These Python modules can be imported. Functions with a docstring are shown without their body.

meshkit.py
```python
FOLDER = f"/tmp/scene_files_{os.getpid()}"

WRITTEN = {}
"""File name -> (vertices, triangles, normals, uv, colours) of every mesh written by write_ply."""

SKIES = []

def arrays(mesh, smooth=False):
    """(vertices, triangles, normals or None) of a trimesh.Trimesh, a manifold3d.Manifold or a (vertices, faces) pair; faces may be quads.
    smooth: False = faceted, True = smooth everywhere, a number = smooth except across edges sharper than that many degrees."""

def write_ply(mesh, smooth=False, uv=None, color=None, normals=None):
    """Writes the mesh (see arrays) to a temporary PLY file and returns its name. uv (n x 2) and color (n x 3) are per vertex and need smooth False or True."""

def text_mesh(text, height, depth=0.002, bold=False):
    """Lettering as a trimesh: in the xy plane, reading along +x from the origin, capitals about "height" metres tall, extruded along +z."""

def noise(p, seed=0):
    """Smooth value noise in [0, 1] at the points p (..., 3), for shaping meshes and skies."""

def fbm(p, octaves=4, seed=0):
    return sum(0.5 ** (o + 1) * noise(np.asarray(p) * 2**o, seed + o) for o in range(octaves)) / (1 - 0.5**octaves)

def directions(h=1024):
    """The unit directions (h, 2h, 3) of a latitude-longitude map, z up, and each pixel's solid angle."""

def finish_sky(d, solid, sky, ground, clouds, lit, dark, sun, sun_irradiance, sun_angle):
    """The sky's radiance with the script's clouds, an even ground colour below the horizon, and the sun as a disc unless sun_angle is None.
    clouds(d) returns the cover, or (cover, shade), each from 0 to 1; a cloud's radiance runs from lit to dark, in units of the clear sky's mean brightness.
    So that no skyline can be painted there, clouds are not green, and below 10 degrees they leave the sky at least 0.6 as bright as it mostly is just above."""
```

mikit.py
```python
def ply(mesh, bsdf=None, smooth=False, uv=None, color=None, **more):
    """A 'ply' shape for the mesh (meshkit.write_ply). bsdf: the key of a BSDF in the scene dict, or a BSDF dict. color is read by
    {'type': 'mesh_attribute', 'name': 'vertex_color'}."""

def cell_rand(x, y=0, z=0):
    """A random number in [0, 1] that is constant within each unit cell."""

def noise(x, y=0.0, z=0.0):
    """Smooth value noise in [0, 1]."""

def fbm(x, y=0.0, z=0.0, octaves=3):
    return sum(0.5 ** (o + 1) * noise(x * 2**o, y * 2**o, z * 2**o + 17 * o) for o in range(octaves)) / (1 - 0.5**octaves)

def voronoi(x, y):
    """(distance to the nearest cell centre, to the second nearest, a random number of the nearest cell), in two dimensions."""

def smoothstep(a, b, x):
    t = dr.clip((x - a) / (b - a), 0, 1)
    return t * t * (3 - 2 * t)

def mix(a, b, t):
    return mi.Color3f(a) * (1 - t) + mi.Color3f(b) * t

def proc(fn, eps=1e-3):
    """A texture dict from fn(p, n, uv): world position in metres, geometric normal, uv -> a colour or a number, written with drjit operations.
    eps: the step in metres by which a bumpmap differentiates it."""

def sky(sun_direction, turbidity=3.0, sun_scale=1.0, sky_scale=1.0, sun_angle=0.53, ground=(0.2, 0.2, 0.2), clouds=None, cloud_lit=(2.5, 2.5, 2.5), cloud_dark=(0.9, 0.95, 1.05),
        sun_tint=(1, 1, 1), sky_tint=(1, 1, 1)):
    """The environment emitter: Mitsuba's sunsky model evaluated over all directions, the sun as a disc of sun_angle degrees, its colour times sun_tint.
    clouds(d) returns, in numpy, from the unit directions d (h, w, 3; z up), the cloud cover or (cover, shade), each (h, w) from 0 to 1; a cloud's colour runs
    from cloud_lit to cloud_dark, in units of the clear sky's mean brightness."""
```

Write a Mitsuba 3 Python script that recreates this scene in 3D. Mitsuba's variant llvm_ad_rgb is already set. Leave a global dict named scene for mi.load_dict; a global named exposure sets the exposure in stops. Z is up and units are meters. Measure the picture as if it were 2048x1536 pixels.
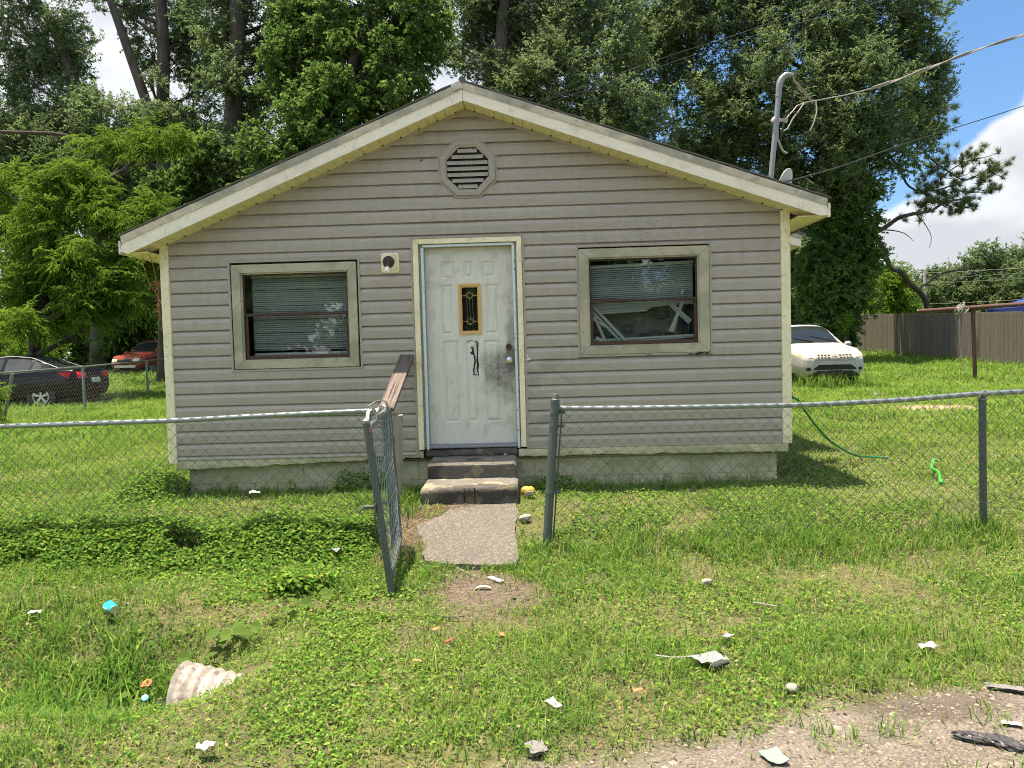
import math
import numpy as np
import trimesh
import drjit as dr
import mitsuba as mi
import mikit
import meshkit
from mikit import noise, fbm, voronoi, cell_rand, smoothstep, mix
from shapely.geometry import Polygon, box as sbox
from shapely.ops import triangulate

T = mi.ScalarTransform4f
scene = {}
labels = {}

# ---------------------------------------------------------------- camera, sky, exposure
def camera_matrix(pos, yaw, pitch, roll):
    f = np.array([math.sin(yaw) * math.cos(pitch), math.cos(yaw) * math.cos(pitch), -math.sin(pitch)])
    r = np.cross(f, [0, 0, 1]); r /= np.linalg.norm(r)
    u = np.cross(r, f)
    c, s = math.cos(roll), math.sin(roll)
    r, u = c * r - s * u, s * r + c * u
    m = np.eye(4)
    m[:3, 0], m[:3, 1], m[:3, 2], m[:3, 3] = -r, u, f, pos
    return m

scene['camera'] = {'type': 'perspective', 'fov': 67.27, 'fov_axis': 'x', 'near_clip': 0.05, 'far_clip': 2000.0,
                   'to_world': T(camera_matrix((0, -7.9, 1.6), -0.0255, 0.0444, 0.027))}

SUN = (-0.15, 0.015, 1.0)

def clouds(d):
    az = np.degrees(np.arctan2(d[..., 0], d[..., 1]))          # 0 = into the picture, + to the right
    el = np.degrees(np.arcsin(np.clip(d[..., 2], -1, 1)))
    q = d / np.maximum(d[..., 2:3], 0.06)
    n = meshkit.fbm(np.concatenate([q[..., :2] * 0.9, q[..., :1] * 0 + 3.0], -1), 5, 3)
    m = meshkit.fbm(d * np.array([7.0, 7.0, 10.0]) + 11.0, 5, 8)
    def ss(a, b, x):
        t = np.clip((x - a) / (b - a), 0, 1)
        return t * t * (3 - 2 * t)
    # broken cloud all over the dome, a milky bank to the left, a towering cumulus low on the right
    cover = 0.85 * ss(0.47, 0.62, n)
    left = ss(14, -10, az) * ss(-120, -75, az) * (0.80 + 0.2 * n)
    cover = np.maximum(cover * ss(60, 85, np.abs(az - 30)), left)
    top = 9.5 + 5.5 * ss(24, 34, az) + 10.0 * (m - 0.5)
    cum = ss(0.0, 1.0, top - el) * ss(16, 24, az) * ss(95, 70, az) * (0.62 + 0.5 * ss(0.35, 0.6, m))
    cover = np.maximum(cover, np.clip(cum, 0, 1))
    view = ss(-110, -75, az) * ss(110, 80, az)                 # the milky and thick clouds on this side are seen from their shaded base
    shade = 0.45 * ss(0.35, 0.75, m) * (1 - view) + view * (0.62 + 0.36 * ss(0.35, 0.68, m) + 0.12 * ss(12, 3, el))
    return np.clip(cover, 0, 1), np.clip(shade, 0, 1)

scene['sky_light'] = mikit.sky(SUN, turbidity=2.6, sky_scale=0.60, sky_tint=(0.84, 1.0, 1.22), clouds=clouds, cloud_lit=(4.4, 4.3, 4.15), cloud_dark=(1.55, 1.62, 1.72),
                               ground=(0.12, 0.16, 0.06))
exposure = 2.98

rng = np.random.default_rng(20240611)

# ---------------------------------------------------------------- helpers
used = set()
def key_for(name, parent=None):
    base = parent + '__' + name if parent else name
    k, i = base, 0
    while k in used:
        i += 1
        k = '%s_%03d' % (base, i)
    used.add(k)
    return k

def say(k, label=None, cat=None, group=None, kind=None):
    e = {}
    if label: e['label'] = label
    if cat: e['category'] = cat
    if group: e['group'] = group
    if kind: e['kind'] = kind
    if e: labels[k] = {**labels.get(k, {}), **e}
    return k

def thing(name, label, cat, group=None, kind=None):
    return say(key_for(name), label, cat, group, kind)

class MB:
    """collects vertices and triangles of one mesh"""
    def __init__(s): s.v, s.f, s.n, s.uv, s.c = [], [], 0, [], []
    def add(s, v, f, uv=None, c=None):
        v = np.asarray(v, float); f = np.asarray(f, int)
        if f.shape[1] == 4: f = np.vstack([f[:, [0, 1, 2]], f[:, [0, 2, 3]]])
        s.v.append(v); s.f.append(f + s.n); s.n += len(v)
        if uv is not None: s.uv.append(uv)
        if c is not None: s.c.append(c)
        return s
    def mesh(s, m): return s.add(np.asarray(m.vertices), np.asarray(m.faces))
    def box(s, lo, hi, b=0.0):
        lo, hi = np.array(lo, float), np.array(hi, float)
        return s.obox((lo + hi) / 2, np.eye(3), (hi - lo) / 2, b)
    def obox(s, c, axes, half, b=0.0):
        c, axes, half = np.array(c, float), np.array(axes, float), np.array(half, float)
        sg = np.array([[x, y, z] for x in (-1, 1) for y in (-1, 1) for z in (-1, 1)], float)
        if b <= 0:
            v = sg * half
            f = np.array([[0, 1, 3, 2], [4, 6, 7, 5], [0, 4, 5, 1], [2, 3, 7, 6], [0, 2, 6, 4], [1, 5, 7, 3]])
            return s.add(v @ axes + c, f)
        b = min(b, half.min() * 0.9)
        pts = np.vstack([sg * (half - b * (1 - np.eye(3)[k])) for k in range(3)])
        m = trimesh.convex.convex_hull(pts)
        return s.add(np.asarray(m.vertices) @ axes + c, m.faces)
    def tube(s, P, r, n=8, caps=True):
        P = np.asarray(P, float); r = np.broadcast_to(np.asarray(r, float), len(P))
        t = np.gradient(P, axis=0); t /= np.linalg.norm(t, axis=1, keepdims=True) + 1e-12
        ref = np.array([0, 0, 1.0]) if abs(t[0][2]) < 0.8 else np.array([1.0, 0, 0])
        ring = []
        a = np.cross(t[0], ref); a /= np.linalg.norm(a)
        for i in range(len(P)):
            a = a - t[i] * (a @ t[i]); a /= np.linalg.norm(a) + 1e-12
            bb = np.cross(t[i], a)
            th = np.arange(n) * 2 * math.pi / n
            ring.append(P[i] + r[i] * (np.cos(th)[:, None] * a + np.sin(th)[:, None] * bb))
        v = np.vstack(ring)
        i, j = np.meshgrid(np.arange(len(P) - 1), np.arange(n), indexing='ij')
        k = (j + 1) % n
        f = np.stack([i * n + j, i * n + k, (i + 1) * n + k, (i + 1) * n + j], -1).reshape(-1, 4)
        s.add(v, f)
        if caps:
            e = np.arange(1, n - 1)
            s.add(ring[0], np.stack([e * 0, e + 1, e], 1)); s.add(ring[-1], np.stack([e * 0, e, e + 1], 1))
        return s
    def grid(s, P, uv=None, flip=False):
        """P (a,b,3) surface"""
        a, b = P.shape[:2]
        i, j = np.meshgrid(np.arange(a - 1), np.arange(b - 1), indexing='ij')
        f = np.stack([i * b + j, (i + 1) * b + j, (i + 1) * b + j + 1, i * b + j + 1], -1).reshape(-1, 4)
        if flip: f = f[:, ::-1]
        return s.add(P.reshape(-1, 3), f, uv)
    def prism(s, poly, y0, y1):
        """shapely polygon in (x,z), extruded in y from y0 (front) to y1"""
        m = trimesh.creation.extrude_polygon(poly, abs(y1 - y0), engine='earcut')
        v = np.asarray(m.vertices)
        return s.add(np.stack([v[:, 0], max(y0, y1) - v[:, 2], v[:, 1]], 1), m.faces)
    def disc(s, c, axis, r0, r1, h, n=16):
        """a short cylinder or cone from c along axis"""
        c = np.array(c, float); axis = np.array(axis, float); axis /= np.linalg.norm(axis)
        return s.tube([c, c + axis * h], [r0, r1], n)
    def out(s): return trimesh.Trimesh(np.vstack(s.v), np.vstack(s.f), process=False)

def put(m, name, bsdf, parent=None, smooth=False, label=None, cat=None, group=None, kind=None, **kw):
    k = key_for(name, parent)
    if isinstance(m, MB):
        if m.uv: kw['uv'] = np.vstack(m.uv)
        if m.c: kw['color'] = np.vstack(m.c)
        m = (np.vstack(m.v), np.vstack(m.f))
    scene[k] = mikit.ply(m, bsdf, smooth=smooth, **kw)
    say(k, label, cat, group, kind)
    return k

def bez(a, b, c, n=8):
    t = np.linspace(0, 1, n)[:, None]
    return (1 - t) ** 2 * np.array(a) + 2 * t * (1 - t) * np.array(b) + t * t * np.array(c)

def smooth_path(P, n=24):
    from scipy.interpolate import CubicSpline, PchipInterpolator
    P = np.asarray(P, float)
    t = np.concatenate([[0], np.cumsum(np.linalg.norm(np.diff(P, axis=0), axis=1))])
    return PchipInterpolator(t, P)(np.linspace(0, t[-1], n))

def sstep(a, b, x):
    t = np.clip((np.asarray(x, float) - a) / (b - a), 0, 1)
    return t * t * (3 - 2 * t)

def ground_z(x, y):
    x, y = np.broadcast_arrays(np.asarray(x, float), np.asarray(y, float))
    b = np.interp(y, [-40, -8, -5, -2.3, -.85, 0, 12, 17.6, 29, 60, 250], [0, 0, -.02, 0, .17, .16, .36, .55, .98, 1.6, 2.2])
    sw = .30 * np.exp(-((y + 3.85) / .5) ** 2) * sstep(-1.35, -2.05, x)
    q = np.stack([x, y, x * 0], -1)
    bump = 0.05 * (meshkit.fbm(q * 1.3, 3, 5) - 0.5) + 0.025 * (meshkit.fbm(q * 6.0, 2, 6) - 0.5)
    return b - sw + bump * (0.35 + 0.65 * sstep(0.5, 1.2, np.abs(x + .65) + 0.0))

# ---------------------------------------------------------------- materials
def rgb(*c): return {'type': 'rgb', 'value': list(map(float, c))}
def mat(name, color, rough=0.6, two=True, **kw):
    b = {'type': 'principled', 'base_color': color if isinstance(color, dict) else rgb(*color), 'roughness': rough, 'specular': kw.pop('specular', 0.35), **kw}
    scene[name] = {'type': 'twosided', 'bsdf': b} if two else b
    return name

def siding_col(p, n, uv):
    a = fbm(p.x * 1.1, p.y, p.z * 5.0, 4)
    s = noise(p.x * 26.0, 0.0, p.z * 4.0)
    c = mix((0.345, 0.322, 0.268), (0.402, 0.377, 0.314), a)
    c = c * (0.95 + 0.10 * s)
    # black mildew specks above the right window, dirt near the door handle and at the bottom
    sp = smoothstep(0.58, 0.75, fbm(p.x * 62.0, 0.0, p.z * 62.0, 3))
    zone = smoothstep(0.95, 0.2, dr.sqrt(dr.square((p.x - 1.15) / 1.1) + dr.square((p.z - 2.80) / 0.28)))
    zone2 = smoothstep(1.0, 0.3, dr.sqrt(dr.square((p.x - 0.15) / 0.35) + dr.square((p.z - 1.15) / 0.8)))
    m = smoothstep(0.50, 0.62, fbm(p.x * 5.0 + 3.0, 0.0, p.z * 9.0, 3))
    c = mix(c, (0.15, 0.14, 0.11), dr.clip(sp * zone * 0.42 + sp * m * 0.14 + zone2 * m * 0.28, 0, 1))
    return c
mat('siding', mikit.proc(siding_col), 0.45)
mat('siding_trim', (0.355, 0.332, 0.270), 0.45)

def cream_col(p, n, uv):
    a = smoothstep(0.45, 0.70, fbm(p.x * 6.0, p.y * 6.0, p.z * 4.0, 4))
    s = smoothstep(0.62, 0.72, fbm(p.x * 40.0, p.y * 40.0, p.z * 22.0, 3))
    c = mix((0.82, 0.77, 0.53), (0.73, 0.69, 0.44), a)
    return mix(c, (0.30, 0.29, 0.18), s * 0.35)
mat('cream', mikit.proc(cream_col), 0.5)

def casing_col(p, n, uv):
    a = smoothstep(0.42, 0.66, fbm(p.x * 5.0, p.y * 6.0, p.z * 5.0, 4))
    s = smoothstep(0.55, 0.75, fbm(p.x * 17.0, p.y * 17.0, p.z * 17.0, 3))
    c = mix((0.43, 0.415, 0.295), (0.33, 0.325, 0.225), a)
    return mix(c, (0.20, 0.20, 0.12), s * 0.30)
mat('window_casing', mikit.proc(casing_col), 0.5)

def fascia_col(p, n, uv):
    a = smoothstep(0.45, 0.72, fbm(p.x * 4.0, p.y, p.z * 4.0, 4))
    s = smoothstep(0.60, 0.72, fbm(p.x * 22.0, p.y, p.z * 14.0, 3))
    c = mix((0.82, 0.78, 0.63), (0.70, 0.67, 0.55), a)
    return mix(c, (0.36, 0.36, 0.29), s * 0.28)
mat('fascia', mikit.proc(fascia_col), 0.4)

def drip_col(p, n, uv):
    a = smoothstep(0.40, 0.62, fbm(p.x * 3.0 + 9.0, p.y, p.z * 3.0, 4))
    b = smoothstep(0.50, 0.66, fbm(p.x * 13.0, p.y, p.z * 13.0, 3))
    c = mix((0.60, 0.58, 0.46), (0.36, 0.36, 0.30), a)
    return mix(c, (0.25, 0.25, 0.20), b * 0.4)
mat('drip_edge', mikit.proc(drip_col), 0.45)
mat('soffit', (0.66, 0.60, 0.33), 0.5)
mat('hole_black', (0.015, 0.013, 0.01), 0.8)

def door_col(p, n, uv):
    a = fbm(p.x * 5.0, p.y, p.z * 3.0, 4)
    s = noise(p.x * 45.0, 0.0, p.z * 6.0)
    c = mix((0.62, 0.625, 0.545), (0.70, 0.705, 0.62), a) * (0.95 + 0.08 * s)
    # hand grime round the knob and down the lock side, scuffs along the bottom
    g = fbm(p.x * 9.0, 0.0, p.z * 6.0, 4)
    gg = fbm(p.x * 60.0, 0.0, p.z * 60.0, 2)
    d1 = dr.sqrt(dr.square((p.x + 0.29) / 0.26) + dr.square((p.z - 1.40) / 0.34))
    d2 = dr.sqrt(dr.square((p.x + 0.20) / 0.07) + dr.square((p.z - 1.75) / 0.55))
    k = smoothstep(1.2, 0.1, d1 + (g - 0.5) * 1.3) * (0.36 + 0.6 * gg) + smoothstep(1.1, 0.2, d2 + (g - 0.5) * 1.2) * 0.55 * (0.5 + 0.7 * gg)
    spl = smoothstep(0.60, 0.72, fbm(p.x * 12.0, 0.0, p.z * 7.0 + 4.0, 4))
    k = k + spl * 0.15
    c = mix(c, (0.10, 0.10, 0.085), dr.clip(k, 0, 0.85))
    # torn black marks on the middle panel
    t1 = dr.abs(p.x + 0.594 + 0.035 * (fbm(p.z * 16.0, 1.0, 2.0, 2) - 0.5))
    t2 = dr.abs(p.x + 0.553 + 0.016 * (fbm(p.z * 20.0, 5.0, 2.0, 2) - 0.5))
    in1 = smoothstep(1.335, 1.36, p.z) * smoothstep(1.655, 1.63, p.z)
    in2 = smoothstep(1.325, 1.35, p.z) * smoothstep(1.70, 1.68, p.z)
    w1 = 0.008 + 0.026 * smoothstep(0.45, 0.62, fbm(p.z * 13.0, 8.0, p.x * 8.0, 3))
    w2 = 0.006 + 0.008 * noise(p.z * 18.0)
    # broken smear under the little window, no letters
    t3 = smoothstep(0.50, 0.56, fbm(p.x * 42.0, 3.0, p.z * 42.0, 2)) * smoothstep(0.052, 0.04, dr.abs(p.x + 0.60)) * smoothstep(0.017, 0.010, dr.abs(p.z - 1.697))
    mk = dr.maximum(dr.maximum(dr.select(t1 < w1, in1, 0.0), dr.select(t2 < w2, in2, 0.0)), t3)
    return mix(c, (0.02, 0.025, 0.022), dr.clip(mk, 0, 1))
mat('door_paint', mikit.proc(door_col), 0.5)
mat('jamb_metal', (0.62, 0.72, 0.76), 0.4)
mat('grey_wood', (0.25, 0.245, 0.22), 0.8)
mat('brass_frame', (0.60, 0.42, 0.16), 0.4)
mat('brown_metal', (0.075, 0.045, 0.032), 0.4)
mat('dark_brown', (0.05, 0.035, 0.03), 0.45)
mat('chrome', (0.75, 0.75, 0.73), 0.18, metallic=0.9)
mat('gap_black', (0.025, 0.022, 0.018), 0.9)

def found_col(p, n, uv):
    a = smoothstep(0.40, 0.65, fbm(p.x * 3.5, p.y * 3.0, p.z * 6.0, 4))
    s = smoothstep(0.52, 0.70, fbm(p.x * 15.0, p.y * 15.0, p.z * 15.0, 4))
    g = fbm(p.x * 70.0, p.y * 70.0, p.z * 70.0, 2)
    c = mix((0.54, 0.52, 0.34), (0.42, 0.425, 0.25), a)
    c = mix(c, (0.24, 0.24, 0.14), s * 0.35)
    return c * (0.85 + 0.3 * g)
mat('painted_block', mikit.proc(found_col), 0.85)

def step_col(p, n, uv):
    a = fbm(p.x * 4.0, p.y * 4.0, p.z * 6.0, 4)
    l = smoothstep(0.56, 0.66, fbm(p.x * 9.0 + 2.0, p.y * 9.0, p.z * 9.0, 5))
    g = fbm(p.x * 60.0, p.y * 60.0, p.z * 60.0, 3)
    k = smoothstep(0.52, 0.64, fbm(p.x * 5.0 + 8.0, p.y * 5.0, p.z * 3.0, 4))
    c = mix((0.080, 0.077, 0.067), (0.150, 0.144, 0.125), a)
    c = mix(c, (0.23, 0.215, 0.14), l * 0.75)
    c = mix(c, (0.022, 0.021, 0.019), k * 0.6)
    up = smoothstep(0.7, 0.95, n.z) * 0.5
    return c * (0.65 + 0.7 * g)
mat('old_concrete', mikit.proc(step_col), 0.9)

def path_col(p, n, uv):
    d1, d2, r = voronoi(p.x * 42.0, p.y * 42.0)
    e1, e2, q = voronoi(p.x * 90.0 + 5.0, p.y * 90.0)
    a = fbm(p.x * 4.0, p.y * 4.0, 0.0, 4)
    c = mix((0.075, 0.068, 0.060), (0.112, 0.102, 0.089), a)
    peb = smoothstep(0.42, 0.30, d1)
    c = mix(c, mix((0.035, 0.032, 0.028), (0.25, 0.23, 0.20), r), peb * 0.75)
    return mix(c, mix((0.04, 0.037, 0.033), (0.27, 0.25, 0.21), q), smoothstep(0.40, 0.25, e1) * 0.5)
mat('path_concrete', mikit.proc(path_col), 0.9)

def ground_col(p, n, uv):
    a = fbm(p.x * 1.7, p.y * 1.7, 0.0, 4)
    f = fbm(p.x * 28.0, p.y * 28.0, 0.0, 3)
    d1, d2, r = voronoi(p.x * 60.0, p.y * 60.0)
    soil = mix((0.055, 0.042, 0.031), (0.115, 0.090, 0.068), f)
    straw = mix((0.095, 0.080, 0.042), (0.165, 0.140, 0.082), f)
    c = mix(soil, straw, smoothstep(0.42, 0.6, a) * 0.6)
    moss = mix((0.06, 0.105, 0.016), (0.10, 0.15, 0.026), f)
    far = smoothstep(1.0, 9.0, p.y)
    c = mix(c, moss, 0.35 + 0.5 * far)
    # sandy gravel of the drive, bottom right
    e = p.y + 4.62 + 0.45 * dr.maximum(0.9 - p.x, 0.0) - 0.6 * dr.clip(p.x - 0.9, 0.0, 0.4) + 0.45 * (fbm(p.x * 2.4, p.y * 2.4, 3.0, 4) - 0.5)
    g = smoothstep(0.10, -0.12, e)
    grav = mix((0.098, 0.088, 0.073), (0.152, 0.138, 0.116), fbm(p.x * 7.0, p.y * 7.0, 0.0, 4))
    grav = mix(grav, mix((0.16, 0.13, 0.11), (0.30, 0.27, 0.23), r), smoothstep(0.46, 0.3, d1) * 0.45)
    wet = smoothstep(0.9, 0.4, dr.sqrt(dr.square((p.x - 1.75) / 0.55) + dr.square((p.y + 4.50) / 0.22)) + 0.5 * (a - 0.5))
    grav = mix(grav, mix((0.062, 0.052, 0.043), (0.10, 0.085, 0.07), f), wet * 0.8)
    c = mix(c, grav, g)
    # bare earth between slab and gate, and bare patches by the right fence
    b1 = smoothstep(1.0, 0.45, dr.sqrt(dr.square((p.x + 0.40 + 0.18 * (p.y + 2.5)) / 0.55) + dr.square((p.y + 2.80) / 0.62)) + 0.7 * (a - 0.5))
    b2 = smoothstep(1.0, 0.5, dr.sqrt(dr.square((p.x - 0.6) / 0.24) + dr.square((p.y + 1.30) / 0.2)) + 0.6 * (a - 0.5))
    b3 = smoothstep(1.0, 0.4, dr.sqrt(dr.square((p.x - 7.8) / 1.3) + dr.square((p.y - 7.0) / 0.8)) + 0.7 * (a - 0.5))
    b4 = smoothstep(1.0, 0.4, dr.sqrt(dr.square((p.x + 1.08) / 0.32) + dr.square((p.y + 1.5) / 0.8)) + 0.6 * (a - 0.5))
    dirt = mix((0.070, 0.056, 0.045), (0.135, 0.112, 0.092), f)
    c = mix(c, dirt, dr.maximum(dr.maximum(b1, b4), b2))
    return mix(c, (0.22, 0.17, 0.12), b3)
mat('soil', mikit.proc(ground_col), 0.95, specular=0.1)

def board_col(p, n, uv):
    a = noise(uv.x * 1.0, uv.y * 55.0)
    b = fbm(uv.x * 3.0, uv.y * 120.0, 2.0, 3)
    k = smoothstep(0.45, 0.65, fbm(uv.x * 3.0 + 4.0, uv.y * 20.0, 0.0, 3))
    c = mix((0.21, 0.170, 0.150), (0.13, 0.107, 0.095), b)
    c = mix(c, (0.045, 0.035, 0.03), smoothstep(0.55, 0.66, b) * 0.9)
    dark = smoothstep(0.45, 0.75, uv.x + 0.4 * (a - 0.5))
    return mix(c, (0.06, 0.053, 0.048), dark * (0.45 + 0.5 * k))
mat('old_board', mikit.proc(board_col), 0.85)

def post_col(p, n, uv):
    b = fbm(p.x * 60.0, p.y * 60.0, p.z * 3.0, 3)
    k = fbm(p.x * 6.0, p.y * 6.0, p.z * 4.0, 3)
    return mix((0.20, 0.17, 0.135), (0.33, 0.30, 0.25), b) * (0.7 + 0.6 * k)
mat('grey_post', mikit.proc(post_col), 0.85)

def picket_col(p, n, uv):
    r = cell_rand(dr.floor(p.y / 0.142), 3.0, 1.0)
    b = fbm(p.y * 70.0, p.x * 10.0, p.z * 2.5, 3)
    k = smoothstep(0.5, 0.7, fbm(p.y * 1.2, 0.0, p.z * 1.6, 3))
    c = mix((0.105, 0.094, 0.082), (0.185, 0.170, 0.150), 0.55 * b + 0.45 * r)
    return mix(c, (0.16, 0.14, 0.085), k * 0.35)
mat('picket_wood', mikit.proc(picket_col), 0.85)

def bark_col(p, n, uv):
    b = fbm(p.x * 9.0, p.y * 9.0, p.z * 2.0, 4)
    return mix((0.030, 0.026, 0.021), (0.105, 0.092, 0.076), b)
mat('bark', mikit.proc(bark_col), 0.9)

def leafy(name, lo, hi, tip, trans=0.9, rough=0.42):
    def fn(p, n, uv):
        k = noise(p.x * 0.55, p.y * 0.55, p.z * 0.55)
        c = mix(lo, hi, dr.clip(uv.x * 0.75 + (k - 0.5) * 0.8 + 0.12, 0, 1))
        return mix(c, tip, smoothstep(0.90, 1.0, uv.x) * 0.6)
    scene[name] = {'type': 'principledthin', 'base_color': mikit.proc(fn), 'roughness': rough, 'diff_trans': trans, 'eta': 1.4}
    return name
leafy('leaf_oak', (0.105, 0.168, 0.074), (0.218, 0.305, 0.128), (0.30, 0.36, 0.15), 1.2, 0.28)
leafy('leaf_vine', (0.078, 0.150, 0.036), (0.168, 0.275, 0.066), (0.25, 0.33, 0.09), 1.15, 0.30)
leafy('leaf_pecan', (0.085, 0.165, 0.022), (0.195, 0.300, 0.042), (0.31, 0.37, 0.07), 1.0, 0.32)
leafy('needle', (0.085, 0.130, 0.060), (0.165, 0.220, 0.100), (0.21, 0.20, 0.10), 0.7, 0.5)

scene['blade'] = {'type': 'principledthin', 'base_color': {'type': 'mesh_attribute', 'name': 'vertex_color'}, 'roughness': 0.5, 'diff_trans': 0.85, 'eta': 1.35}
scene['litter_straw'] = {'type': 'twosided', 'bsdf': {'type': 'diffuse', 'reflectance': {'type': 'mesh_attribute', 'name': 'vertex_color'}}}

mat('galvanised', (0.27, 0.30, 0.29), 0.42, metallic=0.7)
mat('green_pipe', (0.10, 0.125, 0.115), 0.45, metallic=0.35)
mat('wire_grey', (0.105, 0.108, 0.095), 0.5)
mat('wire_far', (0.11, 0.112, 0.105), 0.6)
mat('rail_pipe', (0.25, 0.30, 0.305), 0.36, metallic=0.65)
mat('old_iron', (0.10, 0.11, 0.105), 0.6, metallic=0.3)
mat('strap_white', (0.42, 0.40, 0.35), 0.6)
mat('rust', (0.085, 0.045, 0.035), 0.75)
mat('mast_steel', (0.25, 0.265, 0.285), 0.45, metallic=0.3)
mat('dish_grey', (0.42, 0.44, 0.43), 0.5)
mat('cable_pale', (0.27, 0.26, 0.23), 0.6)
mat('cable_black', (0.03, 0.03, 0.03), 0.6)
mat('hose_green', (0.02, 0.22, 0.05), 0.4)
mat('hose_lime', (0.05, 0.36, 0.045), 0.4)
mat('white_plastic', (0.33, 0.315, 0.29), 0.6)
mat('paper_white', (0.36, 0.37, 0.38), 0.8)
def culvert_col(p, n, uv):
    a = smoothstep(0.48, 0.62, fbm(p.x * 9.0, p.y * 9.0, p.z * 9.0, 4))
    s = smoothstep(0.55, 0.66, fbm(p.x * 45.0, p.y * 45.0, p.z * 45.0, 3))
    c = mix((0.34, 0.325, 0.30), (0.25, 0.22, 0.185), a * 0.8)
    return mix(c, (0.10, 0.08, 0.06), s * 0.5)
mat('culvert_plastic', mikit.proc(culvert_col), 0.65)
mat('foil_grey', (0.22, 0.25, 0.25), 0.5, metallic=0.1)
mat('blue_can', (0.02, 0.36, 0.50), 0.3)
mat('can_metal', (0.60, 0.62, 0.62), 0.3, metallic=0.8)
mat('yellow_bag', (0.50, 0.33, 0.04), 0.5)
mat('red_scrap', (0.55, 0.12, 0.10), 0.6)
mat('slate', (0.17, 0.165, 0.165), 0.8)
mat('stone', (0.27, 0.26, 0.23), 0.85)
mat('mint_film', (0.20, 0.29, 0.235), 0.5)
mat('black_bag', (0.055, 0.055, 0.058), 0.35)
mat('bottle_blue', (0.03, 0.22, 0.50), 0.4)
mat('dry_leaf', (0.36, 0.17, 0.07), 0.8)
mat('stick_grey', (0.14, 0.125, 0.10), 0.9)
mat('blinds', (0.53, 0.54, 0.50), 0.5)
mat('room_dark', (0.16, 0.15, 0.14), 0.9)
mat('curtain_grey', (0.23, 0.225, 0.205), 0.9)
mat('curtain_swirl', (0.10, 0.098, 0.09), 0.9)
mat('blue_cloth', (0.06, 0.07, 0.12), 0.9)
mat('shingle', (0.12, 0.115, 0.10), 0.95)
mat('lamp_brown', (0.06, 0.035, 0.028), 0.5)
mat('car_black', (0.005, 0.006, 0.010), 0.22, specular=0.2, clearcoat=0.35, clearcoat_gloss=0.9)
mat('car_red', (0.20, 0.035, 0.018), 0.25, clearcoat=1.0, clearcoat_gloss=0.9)
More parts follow.
